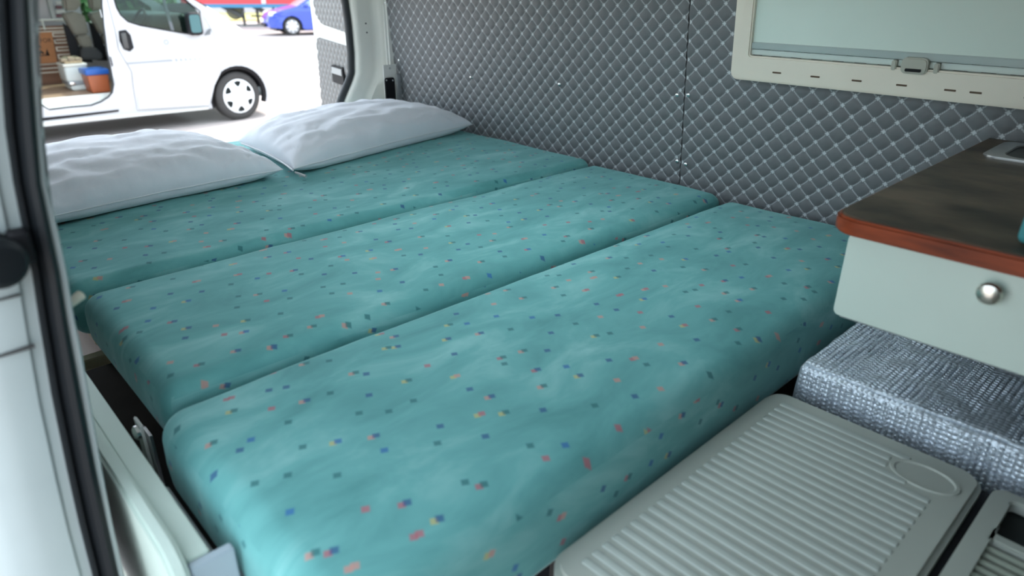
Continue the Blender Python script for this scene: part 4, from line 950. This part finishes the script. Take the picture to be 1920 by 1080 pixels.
def cstrip(name, pts, m, ins=0.0, up=0.0):
    bm = bmesh.new(); rg = []
    for x, z in pts:
        y0_ = cn(x, z, 0).y + ins; rg.append([bm.verts.new((x + 0.10 * (1 - t * t) * (1 if x > 1.5 else -1 if x < -1.5 else 0.3) + up, t * abs(y0_), z + 0.03 * (1 - t * t) * (z > 0.7) + up)) for t in (-1, -0.8, -0.4, 0, 0.4, 0.8, 1)])
    for a, b in zip(rg, rg[1:]):
        for k in range(6): bm.faces.new((a[k], a[k + 1], b[k + 1], b[k]))
    return link(name, bm, m, car, local=True)
cstrip('bonnet', cout[0:6], CB); cstrip('windscreen', cout[5:8], CG); cstrip('roof', cout[7:9], CB); cstrip('tailgate', cout[8:13], CB)
for s in (-1, 1):
    rbox('headlight', (1.62, s * 0.60 - 0.17, 0.66), (1.98, s * 0.60 + 0.17, 0.80), 0.05, mat('headlight_lens', (0.75, 0.8, 0.8), 0.1), car, mm=3, local=True)
rbox('grille', (2.06, -0.45, 0.30), (2.16, 0.45, 0.42), 0.03, BLACK, car, local=True); rbox('number_plate', (2.13, -0.26, 0.46), (2.165, 0.26, 0.57), 0.008, MATTE_WHITE, car, local=True)
box('underbody', (-1.8, -0.7, 0.16), (1.8, 0.7, 0.30), BLACK, car, local=True)
for x in (HX, -HX):
    for s in (-1, 1):
        wheel_parts(car, (x, s * (HW - 0.03), CWH), (0, s, 0), 0.31, 0.18, mat('car_hubcap', (0.7, 0.7, 0.72), 0.3, 0.2), holes=8)
for s in (-1, 1): rbox('door_mirror', (0.62, s * 0.86 - 0.08, 0.96), (0.78, s * 0.86 + 0.08, 1.08), 0.03, CB, car, local=True)
car.rotation_euler = (0, 0, cang)
off = Matrix.Rotation(cang, 3, 'Z') @ Vector((HX, HW, 0))   # wheel on the side turned to the camera
car.location = Vector((CW.x, CW.y, 0)) - off

# ---- red trailer
TL = PZ((452, 50), 0.0)
tr = thing('semi_trailer', (TL.x, TL.y, 0), 'red semi-trailer with a blue chassis rail standing on landing legs', 'trailer')
tr.rotation_euler = (0, 0, -YAW)
def th(y, base=52.0): P = PZ((452, base), 0); d = ray((452, y)); q = CAM + d * (Vector((P.x, P.y)).length / Vector((d.x, d.y)).length); return q.z
zb0, zb1 = th(15.5), th(8.5)
box('cargo_body', (-6.5, 0.0, zb1), (7.0, 2.5, zb1 + 2.5), mat('red_trailer_side', (0.62, 0.05, 0.06), 0.5, var=0.05), tr, local=True)
box('chassis_rail', (-6.5, -0.02, zb0), (7.0, 2.5, zb1), mat('blue_chassis', (0.04, 0.19, 0.34), 0.5), tr, local=True)
for x in (-6.4, -2.6, 1.05, 4.6): box('side_post', (x, -0.04, zb1), (x + 0.18, 0.0, zb1 + 2.5), mat('grey_post_trailer', (0.55, 0.56, 0.6), 0.5), tr, local=True)
for x, w_ in ((0.0, 0.10), (1.35, 0.09)):
    for y in (0.3, 2.1):
        lg = box('landing_leg', (x, y, 0.0), (x + w_, y + 0.1, zb0), mat('dark_leg', (0.06, 0.06, 0.055), 0.6), tr, local=True)
    panel('leg_brace', [[(x - 0.9, zb0), (x + 0.1, zb0 - 0.5), (x + 0.1, zb0 - 0.35), (x - 0.5, zb0)]], lambda a_, b_, d: Vector((a_, 0.3 + d, b_)), 0.06, mat('dark_leg', (0.06, 0.06, 0.055), 0.6), tr, local=True)
panel('leg_foot', [[(1.15, 0), (1.65, 0), (1.45, 0.28), (1.35, 0.28)]], lambda a_, b_, d: Vector((a_, 0.2 + d, b_)), 0.3, mat('dark_leg', (0.06, 0.06, 0.055), 0.6), tr, local=True)
tube('cross_bar', [(0.4, 0.3, 0.42), (2.6, 0.3, 0.42)], 0.04, mat('dark_leg', (0.06, 0.06, 0.055), 0.6), tr, local=True)
lathe('spare_wheel', [(0, -0.1), (0.3, -0.1), (0.36, -0.05), (0.36, 0.05), (0.3, 0.1), (0, 0.1)], (-0.35, 0.5, 0.62), (0.2, -1, 0), mat('olive_spare', (0.16, 0.15, 0.09), 0.7), tr, n=20, local=True)
rbox('tool_box', (1.5, 0.2, zb0 - 0.42), (2.2, 0.7, zb0 - 0.05), 0.03, mat('dark_leg', (0.06, 0.06, 0.055), 0.6), tr, local=True)
# verge and wall beyond
def strip_at(name, y0, y1, h, m):
    bm = bmesh.new(); P = [PZ((200, y0), 0), PZ((760, y0), 0)]; far = [p + FH * h[0] for p in P]; vs = []
    for z in (0.001, h[1]): vs += [bm.verts.new((p.x, p.y, z)) for p in (P[0], P[1], far[1], far[0])]
    for f in ((0, 1, 2, 3), (4, 5, 6, 7), (0, 1, 5, 4), (1, 2, 6, 5), (2, 3, 7, 6), (3, 0, 4, 7)): bm.faces.new([vs[i] for i in f])
    return link(name, bm, m, None, smooth=False)
tag(strip_at('grass_verge', 40, 0, (9, 0.05), mat('dry_yellow_grass', (0.42, 0.40, 0.14), 0.9, var=0.25, vscale=1.5, bump=0.6)), 'dry yellow grass verge behind the red trailer', 'grass', kind='stuff')
tag(strip_at('boundary_wall', 24, 0, (0.5, 3.2), mat('pale_wall_render', (0.50, 0.50, 0.50), 0.8, var=0.06, vscale=0.5)), 'pale grey wall beyond the grass verge', kind='structure')
# shrub seen through the van's cab window
def shrub(name, c, rx, rz, n, seed, label):
    rnd = random.Random(seed); root = thing(name, (c[0], c[1], 0), label, 'shrub')
    tube('trunk', [(c[0], c[1], 0), (c[0] + 0.05, c[1], c[2])], 0.09, mat('bark', (0.12, 0.08, 0.05), 0.9), root)
    bm = bmesh.new()
    for _ in range(n):
        d = Vector((rnd.gauss(0, 1), rnd.gauss(0, 1), rnd.gauss(0, 1))).normalized() * (rnd.random() ** 0.4)
        p = Vector((c[0] + d.x * rx, c[1] + d.y * rx, c[2] + d.z * rz)); a = Vector((rnd.gauss(0, 1), rnd.gauss(0, 1), rnd.gauss(0, 1))).normalized() * 0.16; b = a.orthogonal().normalized() * 0.09
        bm.faces.new([bm.verts.new(p - a), bm.verts.new(p + b), bm.verts.new(p + a), bm.verts.new(p - b)])
    o = link('foliage', bm, mat('shrub_leaf', (0.06, 0.15, 0.04), 0.6, var=0.3, vscale=3), root, smooth=False, recalc=False); o['kind'] = 'stuff'
shrub('shrub', (5.2, 19.5, 1.6), 1.3, 1.0, 1400, 3, 'green leafy shrub beyond the white van cab window')
